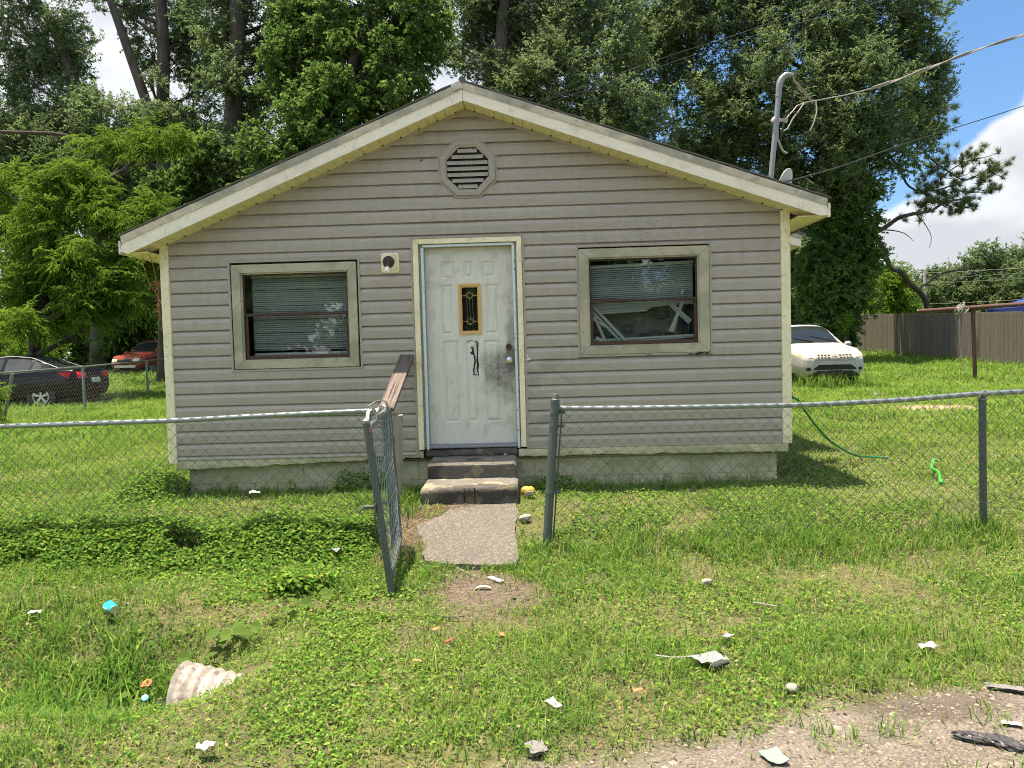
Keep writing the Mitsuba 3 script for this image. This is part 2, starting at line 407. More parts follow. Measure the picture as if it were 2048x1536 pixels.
mat('car_white', (0.34, 0.335, 0.315), 0.25, clearcoat=1.0, clearcoat_gloss=0.9)
mat('car_glass', (0.015, 0.02, 0.022), 0.06, specular=0.9)
mat('car_trim', (0.02, 0.02, 0.02), 0.5)
mat('tyre', (0.022, 0.022, 0.022), 0.8)
mat('alloy', (0.55, 0.55, 0.54), 0.3, metallic=0.7)
mat('tail_red', (0.55, 0.015, 0.02), 0.2)
mat('head_lamp', (0.68, 0.62, 0.45), 0.15)
mat('amber', (0.75, 0.30, 0.08), 0.3)
mat('plate_white', (0.62, 0.64, 0.64), 0.4)
mat('tent_blue', (0.03, 0.05, 0.22), 0.6)
mat('pole_grey', (0.34, 0.35, 0.34), 0.8)
scene['window_glass'] = {'type': 'thindielectric', 'int_ior': 1.5, 'specular_transmittance': rgb(0.66, 0.73, 0.69)}
scene['bulb_glass'] = {'type': 'principled', 'base_color': rgb(0.85, 0.86, 0.84), 'roughness': 0.15, 'specular': 0.6}
# ---------------------------------------------------------------- ground
def axis(pts):
    out = [pts[0][0]]
    for (a, _), (b, st) in zip(pts[:-1], pts[1:]):
        n = max(1, int(math.ceil((b - a) / st)))
        out += list(a + (b - a) * np.arange(1, n + 1) / n)
    return np.array(out)
gx = axis([(-300, 0), (-60, 40), (-14, 2), (-5, .25), (4.5, .05), (16, .25), (60, 3), (300, 40)])
gy = axis([(-60, 0), (-9, 5), (-5.6, .2), (1.0, .045), (12, .25), (34, 1), (80, 5), (400, 40)])
X, Y_ = np.meshgrid(gx, gy, indexing='ij')
put(MB().grid(np.stack([X, Y_, ground_z(X, Y_)], -1)), 'ground', 'soil', smooth=True,
    label='grassy yard and roadside verge with bare earth patches', cat='ground', kind='structure')

# broken concrete slab of a path up to the steps
def slab(outline, top, depth, name, bsdf, n=0.06, **kw):
    poly = Polygon(outline)
    m = MB()
    xs = np.arange(poly.bounds[0], poly.bounds[2] + n, n)
    from scipy.spatial import Delaunay
    ring = np.array([poly.exterior.interpolate(t).coords[0] for t in np.arange(0, poly.length, n * 0.6)])
    inner = [(x, y) for x in xs for y in np.arange(poly.bounds[1], poly.bounds[3] + n, n) if poly.buffer(-n * .4).contains(__import__('shapely').Point(x, y))]
    pts = np.vstack([ring, np.array(inner)])
    tri = Delaunay(pts).simplices
    cen = pts[tri].mean(1)
    tri = tri[[poly.contains(__import__('shapely').Point(*c)) for c in cen]]
    a, b, c = pts[tri[:, 0]], pts[tri[:, 1]], pts[tri[:, 2]]
    cr = (b - a)[:, 0] * (c - a)[:, 1] - (b - a)[:, 1] * (c - a)[:, 0]
    tri[cr < 0] = tri[cr < 0][:, ::-1]
    q = np.concatenate([pts, pts[:, :1] * 0], 1)
    z = top(pts[:, 0], pts[:, 1]) + 0.012 * (meshkit.fbm(q * 7, 3, 4) - .5) + 0.008 * (meshkit.fbm(q * 30, 2, 9) - .5)
    m.add(np.c_[pts, z], tri)
    k = len(ring)
    i = np.arange(k); j = (i + 1) % k
    lo = np.c_[ring, z[:k] - depth]
    m.add(np.vstack([np.c_[ring, z[:k]], lo]), np.stack([i, i + k, j + k, j], 1))
    return put(m, name, bsdf, smooth=25, **kw)
outl = [(-0.80, -0.86), (-0.16, -0.86), (-0.135, -1.2), (-0.175, -1.5), (-0.165, -1.75), (-0.15, -2.06), (-0.135, -2.34), (-0.35, -2.36),
        (-0.62, -2.33), (-0.80, -2.28), (-0.86, -2.1), (-0.90, -1.85), (-0.97, -1.62), (-1.00, -1.42), (-0.90, -1.25), (-0.80, -1.1)]
jag = []
for (x, y), (x2, y2) in zip(outl, outl[1:] + outl[:1]):
    for t in (0, .33, .66):
        jag.append((x + (x2 - x) * t + rng.normal(0, .010), y + (y2 - y) * t + rng.normal(0, .010)))
slab(jag, lambda x, y: np.interp(y, [-2.4, -.85], [.035, .185]), .12, 'path', 'path_concrete',
     label='short rough concrete path slab below the front steps', cat='path', kind='structure')

# ---------------------------------------------------------------- the house
house = thing('house', 'small single storey house with taupe vinyl siding and a low gable roof', 'house')
XL, XR, XA, ZA = -3.715, 2.555, -0.60, 4.04            # siding ends, ridge, apex of the wall under the soffit
SL, SR = 0.404, 0.347
def wall_top(x): return np.where(np.asarray(x) < XA, ZA + SL * (np.asarray(x) - XA), ZA - SR * (np.asarray(x) - XA))
LW = dict(o=(-3.056, -1.765, 1.474, 2.546), i=(-2.966, -1.848, 1.557, 2.460), j=(-3.09, -1.729, 1.448, 2.587), rail=(2.014, 2.046))
RW = dict(o=(0.506, 1.824, 1.528, 2.602), i=(0.599, 1.722, 1.609, 2.511), j=(0.484, 1.848, 1.506, 2.638), rail=(2.060, 2.088))
DJ = (-1.200, -0.042, 0.0, 2.776)

fw = key_for('front_wall', house)
wall = Polygon([(-3.76, .50), (2.61, .50), (2.61, float(wall_top(2.61))), (XA, ZA), (-3.76, float(wall_top(-3.76)))])
for w in (LW, RW):
    wall = wall.difference(sbox(w['i'][0] - .01, w['i'][2] - .01, w['i'][1] + .01, w['i'][3] + .01))
wall = wall.difference(sbox(-1.10, .3, -.145, 2.69))
used.discard(fw)
put(MB().prism(wall, .013, 0.10), 'front_wall', 'gap_black', house)

PROFILE = [(.002, .008), (-.006, -.0180), (.066, -.0215), (.073, -.0200), (.108, -.0045), (.115, .005), (.131, .0125)]     # dz, y of one lap
def x_range(z):
    a = XL if z <= float(wall_top(XL)) else XA - (ZA - z) / SL
    b = XR if z <= float(wall_top(XR)) else XA + (ZA - z) / SR
    return a + .004, b - .004
def lap(m, x0, x1, z0, clip=(None, None), seed=0):
    """one strip of siding between x0 and x1 whose butt edge is at z0"""
    rows = []
    lo, hi = clip
    prof = [(z0 + dz, y) for dz, y in PROFILE]
    if lo is not None: prof = [(max(z, lo), y) for z, y in prof]
    if hi is not None: prof = [(min(z, hi), y) for z, y in prof]
    n = max(2, int((x1 - x0) / .22) + 1)
    for z, y in prof:
        a, b = x_range(z)
        xs = np.linspace(max(a, x0), max(min(b, x1), max(a, x0) + .001), n)
        q = np.stack([xs * 1.1, xs * 0 + z0 * 3.1, xs * 0 + seed], -1)
        rows.append(np.stack([xs, y - .0022 * meshkit.noise(q * 2.0, 3), z + .0022 * (meshkit.noise(q * 1.3, 5) - .5)], -1))
    m.grid(np.array(rows), flip=True)
SEAMS = {14: -1.96, 15: -1.35, 16: -0.42, 17: -0.43, 18: -1.38, 20: 0.7, 11: 1.95, 6: -2.1, 12: -2.4, 8: 2.05, 3: 0.9, 22: -0.9}
for i in range(27):
    z0 = .592 + .13 * i
    z1 = z0 + .13
    if z0 > ZA - .03: break
    a, b = x_range(z0)
    cuts = []
    for (p, q, r, s) in (LW['j'], RW['j'], DJ):
        if r < z1 and s > z0: cuts.append((p, q, r, s))
    cuts.sort()
    m, x, pieces = MB(), a, []
    for (p, q, r, s) in cuts:
        lap(m, x, p, z0, seed=i)
        full = r <= z0 + .008 and s >= z1 - .008
        if s < z1 - .008: lap(m, p, q, z0, (s, None), i); full = False
        if r > z0 + .008: lap(m, p, q, z0, (None, r), i); full = False
        if full:
            put(m, 'siding_board', 'siding', house + '__front_wall', smooth=25); m = MB()
        x = q
    if i in SEAMS and not (cuts and any(p < SEAMS[i] < q for p, q, _, _ in cuts)) and SEAMS[i] > x:
        lap(m, x, SEAMS[i], z0, seed=i)
        put(m, 'siding_board', 'siding', house + '__front_wall', smooth=25); m = MB()
        mm = MB(); lap(mm, SEAMS[i] - .02, b, z0, seed=i + 50)
        v = np.vstack(mm.v); v[:, 1] -= .0022
        m.add(v, np.vstack(mm.f))
    else:
        lap(m, x, b, z0, seed=i)
    put(m, 'siding_board', 'siding', house + '__front_wall', smooth=25)
m = MB(); lap(m, XL, -1.2, .470, (.548, None), 99)
put(m, 'siding_board', 'siding', house + '__front_wall', smooth=25)
# starter strips and the channel under the sloping soffit
put(MB().box((XL, -.022, .538), (-1.2, -.002, .550), .003), 'starter_strip', 'siding_trim', house + '__front_wall')
put(MB().box((-.042, -.022, .578), (XR, -.002, .589), .003), 'starter_strip', 'siding_trim', house + '__front_wall')
for sgn, xe in ((-1, XL), (1, XR)):
    ze = float(wall_top(xe))
    put(MB().prism(Polygon([(XA, ZA - .002), (XA, ZA - .034), (xe, ze - .034), (xe, ze - .002)]), -.024, -.002), 'gable_channel', 'siding_trim', house + '__front_wall')
# nail hole left by an old fixing
put(MB().disc((-1.06, -.0165, 3.545), (0, -1, 0), .009, .007, .004, 10), 'nail_hole', 'hole_black', house + '__front_wall')

# corner posts
for x0, x1, zb in ((-3.792, -3.703, .505), (2.548, 2.640, .572)):
    zt = float(wall_top((x0 + x1) / 2)) - .004
    m = MB().box((x0, -.030, zb), (x1, .09, zt), .006)
    put(m, 'corner_trim', 'cream', house)

# remaining walls, floor and back of the house
body = [((-3.76, .10, .5), (-3.66, 9.0, 2.74)), ((2.51, .10, .5), (2.61, 9.0, 2.86)), ((-3.66, 8.9, .5), (2.51, 9.0, 2.74))]
for lo, hi in body: put(MB().box(lo, hi), 'side_wall', 'siding', house)
put(MB().box((-3.66, .10, .48), (2.51, 8.9, .56)), 'floor', 'room_dark', house)
put(MB().box((-3.66, 3.4, .56), (2.51, 3.5, 3.0)), 'inner_wall', 'room_dark', house)

# painted block foundation, set back under the wall, with a ragged cement band above
put(MB().box((-3.60, .105, -.4), (2.49, .25, .50)), 'foundation', 'painted_block', house)
FND = house + '__foundation'
for row, (za, zb) in enumerate(((.066, .263), (.265, .464))):
    x = -3.632 - (.2 if row == 0 else 0)
    while x < 2.5:
        xa, xb = max(x, -3.632), min(x + .403, 2.514)
        if xb - xa > .04:
            put(MB().box((xa, .083 + rng.uniform(0, .004), za), (xb, .12, zb), .004), 'block', 'painted_block', FND)
        x += .405
put(MB().box((-3.632, .088, -.3), (2.514, .12, .060)), 'footing', 'painted_block', FND)
def ragged(x0, x1, zt0, zt1, zb0, zb1, y, name):
    n = int((x1 - x0) / .03)
    xs = np.linspace(x0, x1, n)
    q = np.stack([xs * 9, xs * 0, xs * 0 + y], -1)
    drop = .022 * (meshkit.fbm(q, 4, 12) - .5) + .016 * (meshkit.noise(q * 6, 3) - .5)
    zt = np.linspace(zt0, zt1, n); zb = np.linspace(zb0, zb1, n) + drop
    rows = []
    for f, yy in ((None, .09), (0, y + .012), (.06, y), (.5, y - .004), (.93, y + .002), (1, y + .014), (None, .10)):
        if f is None: z = zt if yy < .095 else zb + .006
        else: z = zt + (zb - zt) * f
        rows.append(np.stack([xs, np.full(n, yy) + .008 * (meshkit.noise(np.stack([xs * 14, z * 30, xs * 0], -1), 8) - .5) * (f is not None), z], -1))
    put(MB().grid(np.array(rows)[::-1], flip=True), name, 'painted_block', house, smooth=40)
ragged(-3.72, -1.135, .538, .580, .437, .505, -.010, 'cement_band')
ragged(-.150, 2.600, .578, .577, .503, .487, -.022, 'cement_band')
m = MB()
ragged(-1.10, -.165, .592, .598, .520, .520, -.030, 'door_ledge')
scene[house + '__door_ledge']['bsdf'] = {'type': 'ref', 'id': 'old_concrete'}

# rake boards, drip edges, soffit
FY = -.262
def quad_prism(pts, y0, y1, name, bsdf, **kw): return put(MB().prism(Polygon(pts), y0, y1), name, bsdf, house, **kw)
quad_prism([(-.602, 4.045), (-.602, 4.153), (-4.033, 2.770), (-4.062, 2.684), (-3.985, 2.657)], FY - .022, FY, 'rake_board', 'fascia')
quad_prism([(-.598, 4.045), (-.598, 4.153), (2.908, 2.922), (2.934, 2.824), (2.842, 2.826)], FY - .022, FY, 'rake_board', 'fascia')
def drip(x0, z0, x1, z1, name):
    # a bent strip of sheet metal that leans outward to the roof edge
    n = 40
    t = np.linspace(0, 1, n)
    xs, zs = x0 + (x1 - x0) * t, z0 + (z1 - z0) * t
    wob = .005 * (meshkit.noise(np.stack([xs * 2.5, xs * 0, xs * 0], -1), 4) - .5)
    rows = [np.stack([xs, np.full(n, FY - .024), zs + .000], -1), np.stack([xs, np.full(n, FY - .032), zs - .004], -1),
            np.stack([xs, FY - .044 + wob, zs + .062], -1), np.stack([xs, FY - .02 + wob, zs + .066], -1)]
    put(MB().grid(np.array(rows), flip=x1 > x0), name, 'drip_edge', house, smooth=20)
drip(-.600, 4.154, -4.040, 2.768, 'drip_edge')
drip(-.600, 4.154, 2.911, 2.921, 'drip_edge')
put(MB().obox((-.655, FY - .046, 4.178), [[.93, 0, .37], [0, 1, 0], [-.37, 0, .93]], (.05, .004, .034)), 'ridge_flashing', 'drip_edge', house)

def roof_slab(x0, z0, x1, z1, name):
    n, k = 36, 30
    t = np.linspace(0, 1, n); ys = np.linspace(FY - .045, 9.35, k)
    top = []
    for y in ys:
        xs = x0 + (x1 - x0) * t; zs = z0 + (z1 - z0) * t
        jag = .010 * (meshkit.noise(np.stack([xs * 9, xs * 0, xs * 0 + (y > 0)], -1), 3) - .5)
        top.append(np.stack([xs, np.full(n, y) + jag, zs + .006 * (np.floor(t * 24) % 2)], -1))
    top = np.array(top)
    m = MB().grid(top, flip=x1 < x0)
    bot = top - [0, 0, .014]
    m.grid(bot, flip=x1 > x0)
    m.grid(np.stack([top[0], bot[0]]), flip=x1 < x0); m.grid(np.stack([top[:, -1], bot[:, -1]]), flip=x1 > x0)
    put(m, name, 'shingle', house)
roof_slab(-.60, 4.238, -4.075, 2.838, 'roof')
roof_slab(-.60, 4.238, 2.945, 2.994, 'roof')
put(MB().tube([(-.60, FY - .05, 4.236), (-.60, 9.3, 4.236)], .035, 8), 'ridge_cap', 'shingle', house + '__roof')

def soffit(x0, z0, x1, z1):
    # boards run from the rake back to the wall, with a groove between neighbours
    L = math.hypot(x1 - x0, z1 - z0)
    ax = np.array([(x1 - x0) / L, 0, (z1 - z0) / L]); up = np.array([-ax[2], 0, ax[0]])
    if up[2] < 0: up = -up
    n = int(L / .1)
    w = L / n
    holes = MB()
    for i in range(n):
        c = np.array([x0, FY / 2 + .001, z0]) + ax * w * (i + .5) + up * .006
        if house + '__soffit' not in scene:
            pass
        put(MB().obox(c, [ax, [0, 1, 0], up], (w / 2 - .0018, -FY / 2 - .003, .005), .002), 'soffit_board', 'soffit', SOF)
        if i % 2 == 0:
            p = c + ax * (w * .5) - up * .004 + np.array([0, .085, 0])
            holes.obox(p, [ax, [0, 1, 0], up], (.010, .012, .004))
    put(holes, 'vent_slot', 'hole_black', SOF, kind='stuff')
SOF = house + '__soffit'
m = MB()
for xs, zs, xe, ze in ((-.60, 4.052, -3.99, 2.672), (-.60, 4.052, 2.84, 2.842)):
    m.prism(Polygon([(xs, zs + .012), (xs, zs + .006), (xe, ze + .006), (xe, ze + .012)]), FY + .002, -.001)
put(m, 'soffit', 'soffit', house)
soffit(-.602, 4.042, -3.975, 2.660)
soffit(-.598, 4.042, 2.835, 2.832)
# side eaves: boxed soffit running back, gutter board at the edge
for xw, xe, z, n in ((2.64, 2.925, 2.822, 14), (-3.79, -4.055, 2.668, 14)):
    for i in range(3):
        a, b = xw + (xe - xw) * i / 3, xw + (xe - xw) * (i + 1) / 3
        put(MB().box((min(a, b) + .002, -.258, z), (max(a, b) - .002, 9.3, z + .008)), 'eave_board', 'soffit', house)
    put(MB().box((min(xe, xe + .02 * np.sign(xe)), FY - .02, z - .012), (max(xe, xe + .02 * np.sign(xe)), 9.3, z + .12)), 'eave_fascia', 'fascia', house)
put(MB().tube([(2.928, -.25, 2.806), (2.928, 9.2, 2.806)], .007, 6), 'drip_strip', 'hole_black', house)
# bent white end of the left eave trim
put(MB().box((-4.075, -.285, 2.655), (-4.035, -.255, 2.678), .004), 'eave_end_cap', 'white_plastic', house)
# small lower roof over the side door, just showing past the corner
put(MB().prism(Polygon([(2.62, 3.02), (2.62, 3.17), (3.452, 2.90), (3.445, 2.805)]), 1.98, 2.0), 'side_roof_board', 'fascia', house)
put(MB().prism(Polygon([(2.62, 3.175), (2.62, 3.235), (3.478, 2.945), (3.455, 2.903)]), 1.965, 2.0), 'side_roof_drip', 'drip_edge', house)
put(MB().prism(Polygon([(2.62, 3.238), (2.62, 3.26), (3.49, 2.965), (3.488, 2.945)]), 1.95, 3.6), 'side_roof', 'shingle', house)
put(MB().prism(Polygon([(2.62, 3.01), (2.62, 3.018), (3.43, 2.803), (3.43, 2.795)]), 2.0, 3.55), 'side_roof_soffit', 'soffit', house)

# ---------------------------------------------------------------- gable vent
gv = key_for('gable_vent', house)
def octo(cx, cz, w, h):
    k = .293
    return [(cx - w / 2 * (1 - 2 * k), cz + h / 2), (cx + w / 2 * (1 - 2 * k), cz + h / 2), (cx + w / 2, cz + h / 2 * (1 - 2 * k)), (cx + w / 2, cz - h / 2 * (1 - 2 * k)),
            (cx + w / 2 * (1 - 2 * k), cz - h / 2), (cx - w / 2 * (1 - 2 * k), cz - h / 2), (cx - w / 2, cz - h / 2 * (1 - 2 * k)), (cx - w / 2, cz + h / 2 * (1 - 2 * k))]
CX, CZ = -.592, 3.449
used.discard(gv)
def ring_loft(sizes):
    m = MB()
    R = np.array([[(x, y, z) for x, z in octo(CX, CZ, w, h)] for w, h, y in sizes])
    R = np.concatenate([R, R[:, :1]], 1)
    return m.grid(R)
put(ring_loft([(.600, .592, -.002), (.600, .592, -.026), (.560, .552, -.027), (.556, .548, -.022), (.552, .544, -.046), (.480, .474, -.050), (.440, .434, -.040), (.424, .418, -.036), (.420, .414, -.024)]), 'gable_vent', 'siding_trim', house)
m = MB()
o = np.array([(x, -.0245, z) for x, z in octo(CX, CZ, .43, .424)])
put(MB().add(o, [[0, i + 1, i] for i in range(1, 7)]), 'back_screen', 'hole_black', gv)
for i in range(7):
    z = CZ + .178 - i * .0595
    half = .205 - max(0, abs(z - CZ) + .012 - .085)
    m = MB().add(np.array([[CX - half, -.049, z - .026], [CX + half, -.049, z - .026], [CX + half, -.047, z - .014], [CX - half, -.047, z - .014],
                           [CX + half, -.028, z + .016], [CX - half, -.028, z + .016]]), [[0, 1, 2, 3], [3, 2, 4, 5]])
    m.add(np.array([[CX - half, -.049, z - .0265], [CX + half, -.049, z - .0265], [CX + half, -.027, z + .012], [CX - half, -.027, z + .012]]), [[3, 2, 1, 0]])
    put(m, 'louver', 'siding_trim', gv)

# ---------------------------------------------------------------- windows
def frame_bars(o, i, y0, y1, bsdf, name, parent, b=.004, gap=0.0):
    x0, x1, z0, z1 = o; a, c, d, e = i
    for pts in ([(x0, z1), (x1, z1), (c, e), (a, e)], [(x0, z0), (x1, z0), (c, d), (a, d)], [(x0, z0), (x0, z1), (a, e), (a, d)], [(x1, z0), (x1, z1), (c, e), (c, d)]):
        P = Polygon(pts).buffer(-gap, join_style=2)
        put(MB().prism(P, y0, y1), name, bsdf, parent)

def window(w, label, broken):
    k = key_for('window', house)
    say(k, label)
    o, i, j = w['o'], w['i'], w['j']
    # siding channel round the opening (one folded frame), casing of four mitred boards
    ch = sbox(j[0], j[2], j[1], j[3]).difference(sbox(j[0] + .020, j[2] + .020, j[1] - .020, j[3] - .020))
    used.discard(k)
    put(MB().prism(ch, -.026, .0), k.split('__')[1][:6], 'siding_trim', house)
    frame_bars(o, i, -.030, .012, 'window_casing', 'casing_board', k, gap=.0012)
    # inner stop
    ii = (i[0] + .014, i[1] - .014, i[2] + .012, i[3] - .014)
    frame_bars(i, ii, -.014, .02, 'window_casing', 'inner_stop', k)
    zr = w['rail']
    jj = (ii[0] + .006, ii[1] - .006, ii[2] + .006, ii[3] - .006)
    frame_bars(ii, jj, .006, .05, 'dark_brown', 'outer_frame', k)
    # upper sash (fixed, outside) and lower sash (inside)
    s = .026
    up = (jj[0], jj[1], zr[0], jj[3]); dn = (jj[0], jj[1], jj[2], zr[1])
    ui = (up[0] + .010, up[1] - .010, zr[1], up[3] - .010)
    frame_bars(up, ui, .008, .026, 'dark_brown', 'upper_sash', k)
    di = (dn[0] + s, dn[1] - s, dn[2] + .034, zr[0] + .004)
    frame_bars((dn[0], dn[1], dn[2], zr[1]), di, .022, .046, 'brown_metal', 'lower_sash', k)
    put(MB().box((jj[0], -.004, zr[0] + .004), (jj[1], .010, zr[0] + .020), .004), 'meeting_rail', 'brown_metal', k)
    put(MB().add([[ui[0], .018, ui[2]], [ui[1], .018, ui[2]], [ui[1], .018, ui[3]], [ui[0], .018, ui[3]]], [[0, 1, 2, 3]]), 'glass_pane', 'window_glass', k)
    put(MB().add([[di[0], .034, di[2]], [di[1], .034, di[2]], [di[1], .034, di[3]], [di[0], .034, di[3]]], [[0, 1, 2, 3]]), 'glass_pane', 'window_glass', k)
    # venetian blind
    yb = .105
    def slat(xa, za, xb, zb, y=yb, tilt=52, w_=.0205, roll=0, name='blind_slat'):
        d = np.array([xb - xa, 0, zb - za], float); L = np.linalg.norm(d); d /= L
        nn = np.cross(d, [0, 1, 0])
        if nn[2] < 0: nn = -nn
        a = math.radians(tilt)
        ax = math.cos(a) * np.array([0, 1.0, 0]) + math.sin(a) * nn      # across the slat
        c = np.array([(xa + xb) / 2, y, (za + zb) / 2])
        th = np.array([-1, -.5, 0, .5, 1.0])
        nrm = np.cross(ax, d)
        P = np.stack([np.stack([c + d * s * L / 2 + ax * t * w_ / 2 + nrm * .0022 * (1 - t * t) for t in th]) for s in np.linspace(-1, 1, 5)])
        P[..., 2] += -.002 * (1 - np.linspace(-1, 1, 5) ** 2)[:, None]
        put(MB().grid(P), name, 'blinds', k, smooth=True)
    xa, xb = i[0] + .075, i[1] - .016
    if not broken:
        n = 41
        for q in range(n):
            z = i[3] - .060 - q * .0203
            if q in (37, 39): continue
            sag = rng.normal(0, .0012)
            slat(xa + rng.normal(0, .002), z + sag, xb, z + sag + rng.normal(0, .0015), tilt=52 + rng.normal(0, 4) - (18 if q in (33, 36) else 0))
        put(MB().box((xa, yb - .014, i[2] + .030), (xb, yb + .014, i[2] + .062), .004), 'bottom_rail', 'blinds', k)
        put(MB().box((xa, yb - .02, i[3] - .045), (xb, yb + .02, i[3] - .01), .003), 'head_rail', 'blinds', k)
        for cx in (.14, .52, .90):
            x = xa + (xb - xa) * cx
            put(MB().tube([(x, yb - .017, i[3] - .05), (x + .006, yb - .017, i[2] + .06)], .0016, 5), 'blind_cord', 'cable_pale', k)
    else:
        xa = i[0] + .02
        for q in range(20):
            z = i[3] - .105 - q * .0205
            slat(xa, z - .012, xb - .02, z + .016, tilt=50 + rng.normal(0, 4))
        put(MB().obox(((xa + xb) / 2, yb, i[3] - .072), [[.9996, 0, .026], [0, 1, 0], [-.026, 0, .9996]], (.53, .018, .016), .003), 'head_rail', 'blinds', k)
        for q, (e, dz) in enumerate(((.98, 0), (.98, .0), (.70, .004), (.58, .0), (.55, -.003))):
            z = zr[0] - .018 - q * .019
            slat(xa + .02, z - .014 + dz, xa + (xb - xa) * e, z + .010 + dz, tilt=66)
        for (p, q, r, s_, wd) in ((.65, 2.03, .99, 1.655, .03), (.63, 1.99, .93, 1.66, .026), (.615, 1.915, .82, 1.79, .024), (.665, 1.92, .775, 1.66, .03),
                                  (1.45, 2.02, 1.64, 1.83, .036), (1.455, 2.035, 1.655, 1.85, .024), (1.575, 2.05, 1.44, 1.745, .034), (1.56, 2.05, 1.47, 1.74, .02), (1.575, 2.17, 1.565, 2.12, .028)):
            slat(p, q, r, s_, y=yb - .028 + rng.uniform(-.012, .012), tilt=78, w_=wd, name='loose_slat')
        for (p, q, r, s_, wd) in ((.64, 1.672, 1.70, 1.705, .024), (.80, 1.655, 1.50, 1.676, .022), (1.10, 1.668, 1.69, 1.690, .026)):
            slat(p, q, r, s_, y=yb - .015, tilt=55, w_=wd, name='loose_slat')
        slat(.675, 1.70, .755, 1.665, y=yb - .04, tilt=72, w_=.04, name='loose_slat')
        # hanging with scroll pattern, blue cloth at its side
        put(MB().box((.66, .26, 1.50), (1.565, .275, 2.2)), 'hanging', 'curtain_grey', k)
        m = MB()
        for cx, cz, r0, d in ((1.03, 1.79, .075, 1), (1.20, 1.71, .05, -1), (1.30, 1.72, .085, 1), (1.38, 1.95, .10, -1), (.88, 1.70, .05, 1), (1.46, 1.72, .045, -1), (1.20, 2.0, .07, 1)):
            t = np.linspace(0, 4.2 * math.pi, 40)
            r = r0 * (.25 + .75 * t / t[-1])
            m.tube(np.stack([cx + d * r * np.cos(t), np.full(40, .258), cz + r * np.sin(t) * .8], -1), .006, 5)
        put(m, 'scroll_pattern', 'curtain_swirl', k, kind='stuff')
        n = 30
        xs = np.linspace(1.55, 1.72, n)
        P = np.stack([np.stack([xs, .23 + .015 * np.sin(xs * 150), np.full(n, z)], -1) for z in (1.5, 2.3)])
        put(MB().grid(P), 'blue_curtain', 'blue_cloth', k, smooth=True)
window(LW, 'left front window with lowered grey blind', False)
window(RW, 'right front window with broken hanging blind slats', True)

# peeling scraps where the right casing has come loose at its sill
W2 = house + '__window_001'
for x, z, s in ((1.70, 1.512, .03), (1.745, 1.520, .022), (1.79, 1.516, .02), (1.62, 1.508, .018), (1.2, 1.508, .015)):
    put(MB().obox((x, -.027, z), [[.95, 0, .3], [0, 1, 0], [-.3, 0, .95]], (s, .003, s * .35)), 'torn_scrap', 'gap_black', W2)

# ---------------------------------------------------------------- front door
door = key_for('door', house)
used.discard(door)
DX0, DX1, DZ0, DZ1, DY = -1.068, -.162, .640, 2.668, .070
panels = {'tl': (-.903, -.755, 2.347, 2.530), 'tm': (-.676, -.581, 2.359, 2.525), 'tr': (-.483, -.349, 2.354, 2.522), 'ml': (-.911, -.793, 1.772, 2.290), 'mr': (-.446, -.319, 1.770, 2.288),
          'bl': (-.908, -.747, .864, 1.714), 'bm': (-.673, -.552, .864, 1.710), 'br': (-.482, -.320, .862, 1.709)}
GL = (-.733, -.501, 1.772, 2.292)
face = sbox(DX0, DZ0, DX1, DZ1)
for a, b, c, d in panels.values(): face = face.difference(sbox(a, c, b, d))
face = face.difference(sbox(GL[0] + .012, GL[2] + .012, GL[1] - .012, GL[3] - .012))
put(MB().prism(face, DY, DY + .006), 'door', 'door_paint', house, label='grey white panelled front door with dirty handle side')
bk = sbox(DX0, DZ0, DX1, DZ1).difference(sbox(GL[0] + .012, GL[2] + .012, GL[1] - .012, GL[3] - .012))
put(MB().prism(bk, DY + .022, DY + .044), 'inner_skin', 'door_paint', door)
for a, b, c, d in panels.values():
    R = []
    for ins, y in ((0, 0), (.010, .015), (.018, .0155), (.036, .0015), (.038, .0015)):
        R.append([(a + ins, DY + y, c + ins), (b - ins, DY + y, c + ins), (b - ins, DY + y, d - ins), (a + ins, DY + y, d - ins), (a + ins, DY + y, c + ins)])
    m = MB().grid(np.array(R))
    q = R[-1]
    m.add(np.array(q[:4]), [[0, 1, 2, 3]])
    put(m, 'panel', 'door_paint', door)
# little leaded window in a wooden frame
frame_bars(GL, (GL[0] + .022, GL[1] - .022, GL[2] + .022, GL[3] - .022), DY - .016, DY + .02, 'brass_frame', 'glass_frame', door)
frame_bars((GL[0] + .022, GL[1] - .022, GL[2] + .022, GL[3] - .022), (GL[0] + .036, GL[1] - .036, GL[2] + .036, GL[3] - .036), DY - .006, DY + .02, 'brass_frame', 'glass_frame', door)
g0, g1, h0, h1 = GL[0] + .036, GL[1] - .036, GL[2] + .036, GL[3] - .036
put(MB().add([[g0, DY + .012, h0], [g1, DY + .012, h0], [g1, DY + .012, h1], [g0, DY + .012, h1]], [[0, 1, 2, 3]]), 'glass_pane', 'window_glass', door)
put(MB().box((g0 - .01, DY + .036, h0 - .01), (g1 + .01, DY + .04, h1 + .01)), 'glass_backing', 'hole_black', door)
m = MB(); gc = (g0 + g1) / 2
for zc in (h0 + .098, h1 - .085):
    r = .037
    m.tube([(gc - r, DY + .010, zc), (gc, DY + .010, zc + r), (gc + r, DY + .010, zc), (gc, DY + .010, zc - r), (gc - r, DY + .010, zc)], .0027, 5)
    m.tube([(g0, DY + .010, zc), (gc - r, DY + .010, zc)], .0025, 5); m.tube([(gc + r, DY + .010, zc), (g1, DY + .010, zc)], .0025, 5)
put(m, 'came', 'brass_frame', door)
m = MB()
for x in (gc - .03, gc, gc + .03): m.tube([(x, DY + .010, h0 + .06), (x, DY + .010, h1 - .05)], .0012, 4)
put(m, 'fine_came', 'grey_wood', door)
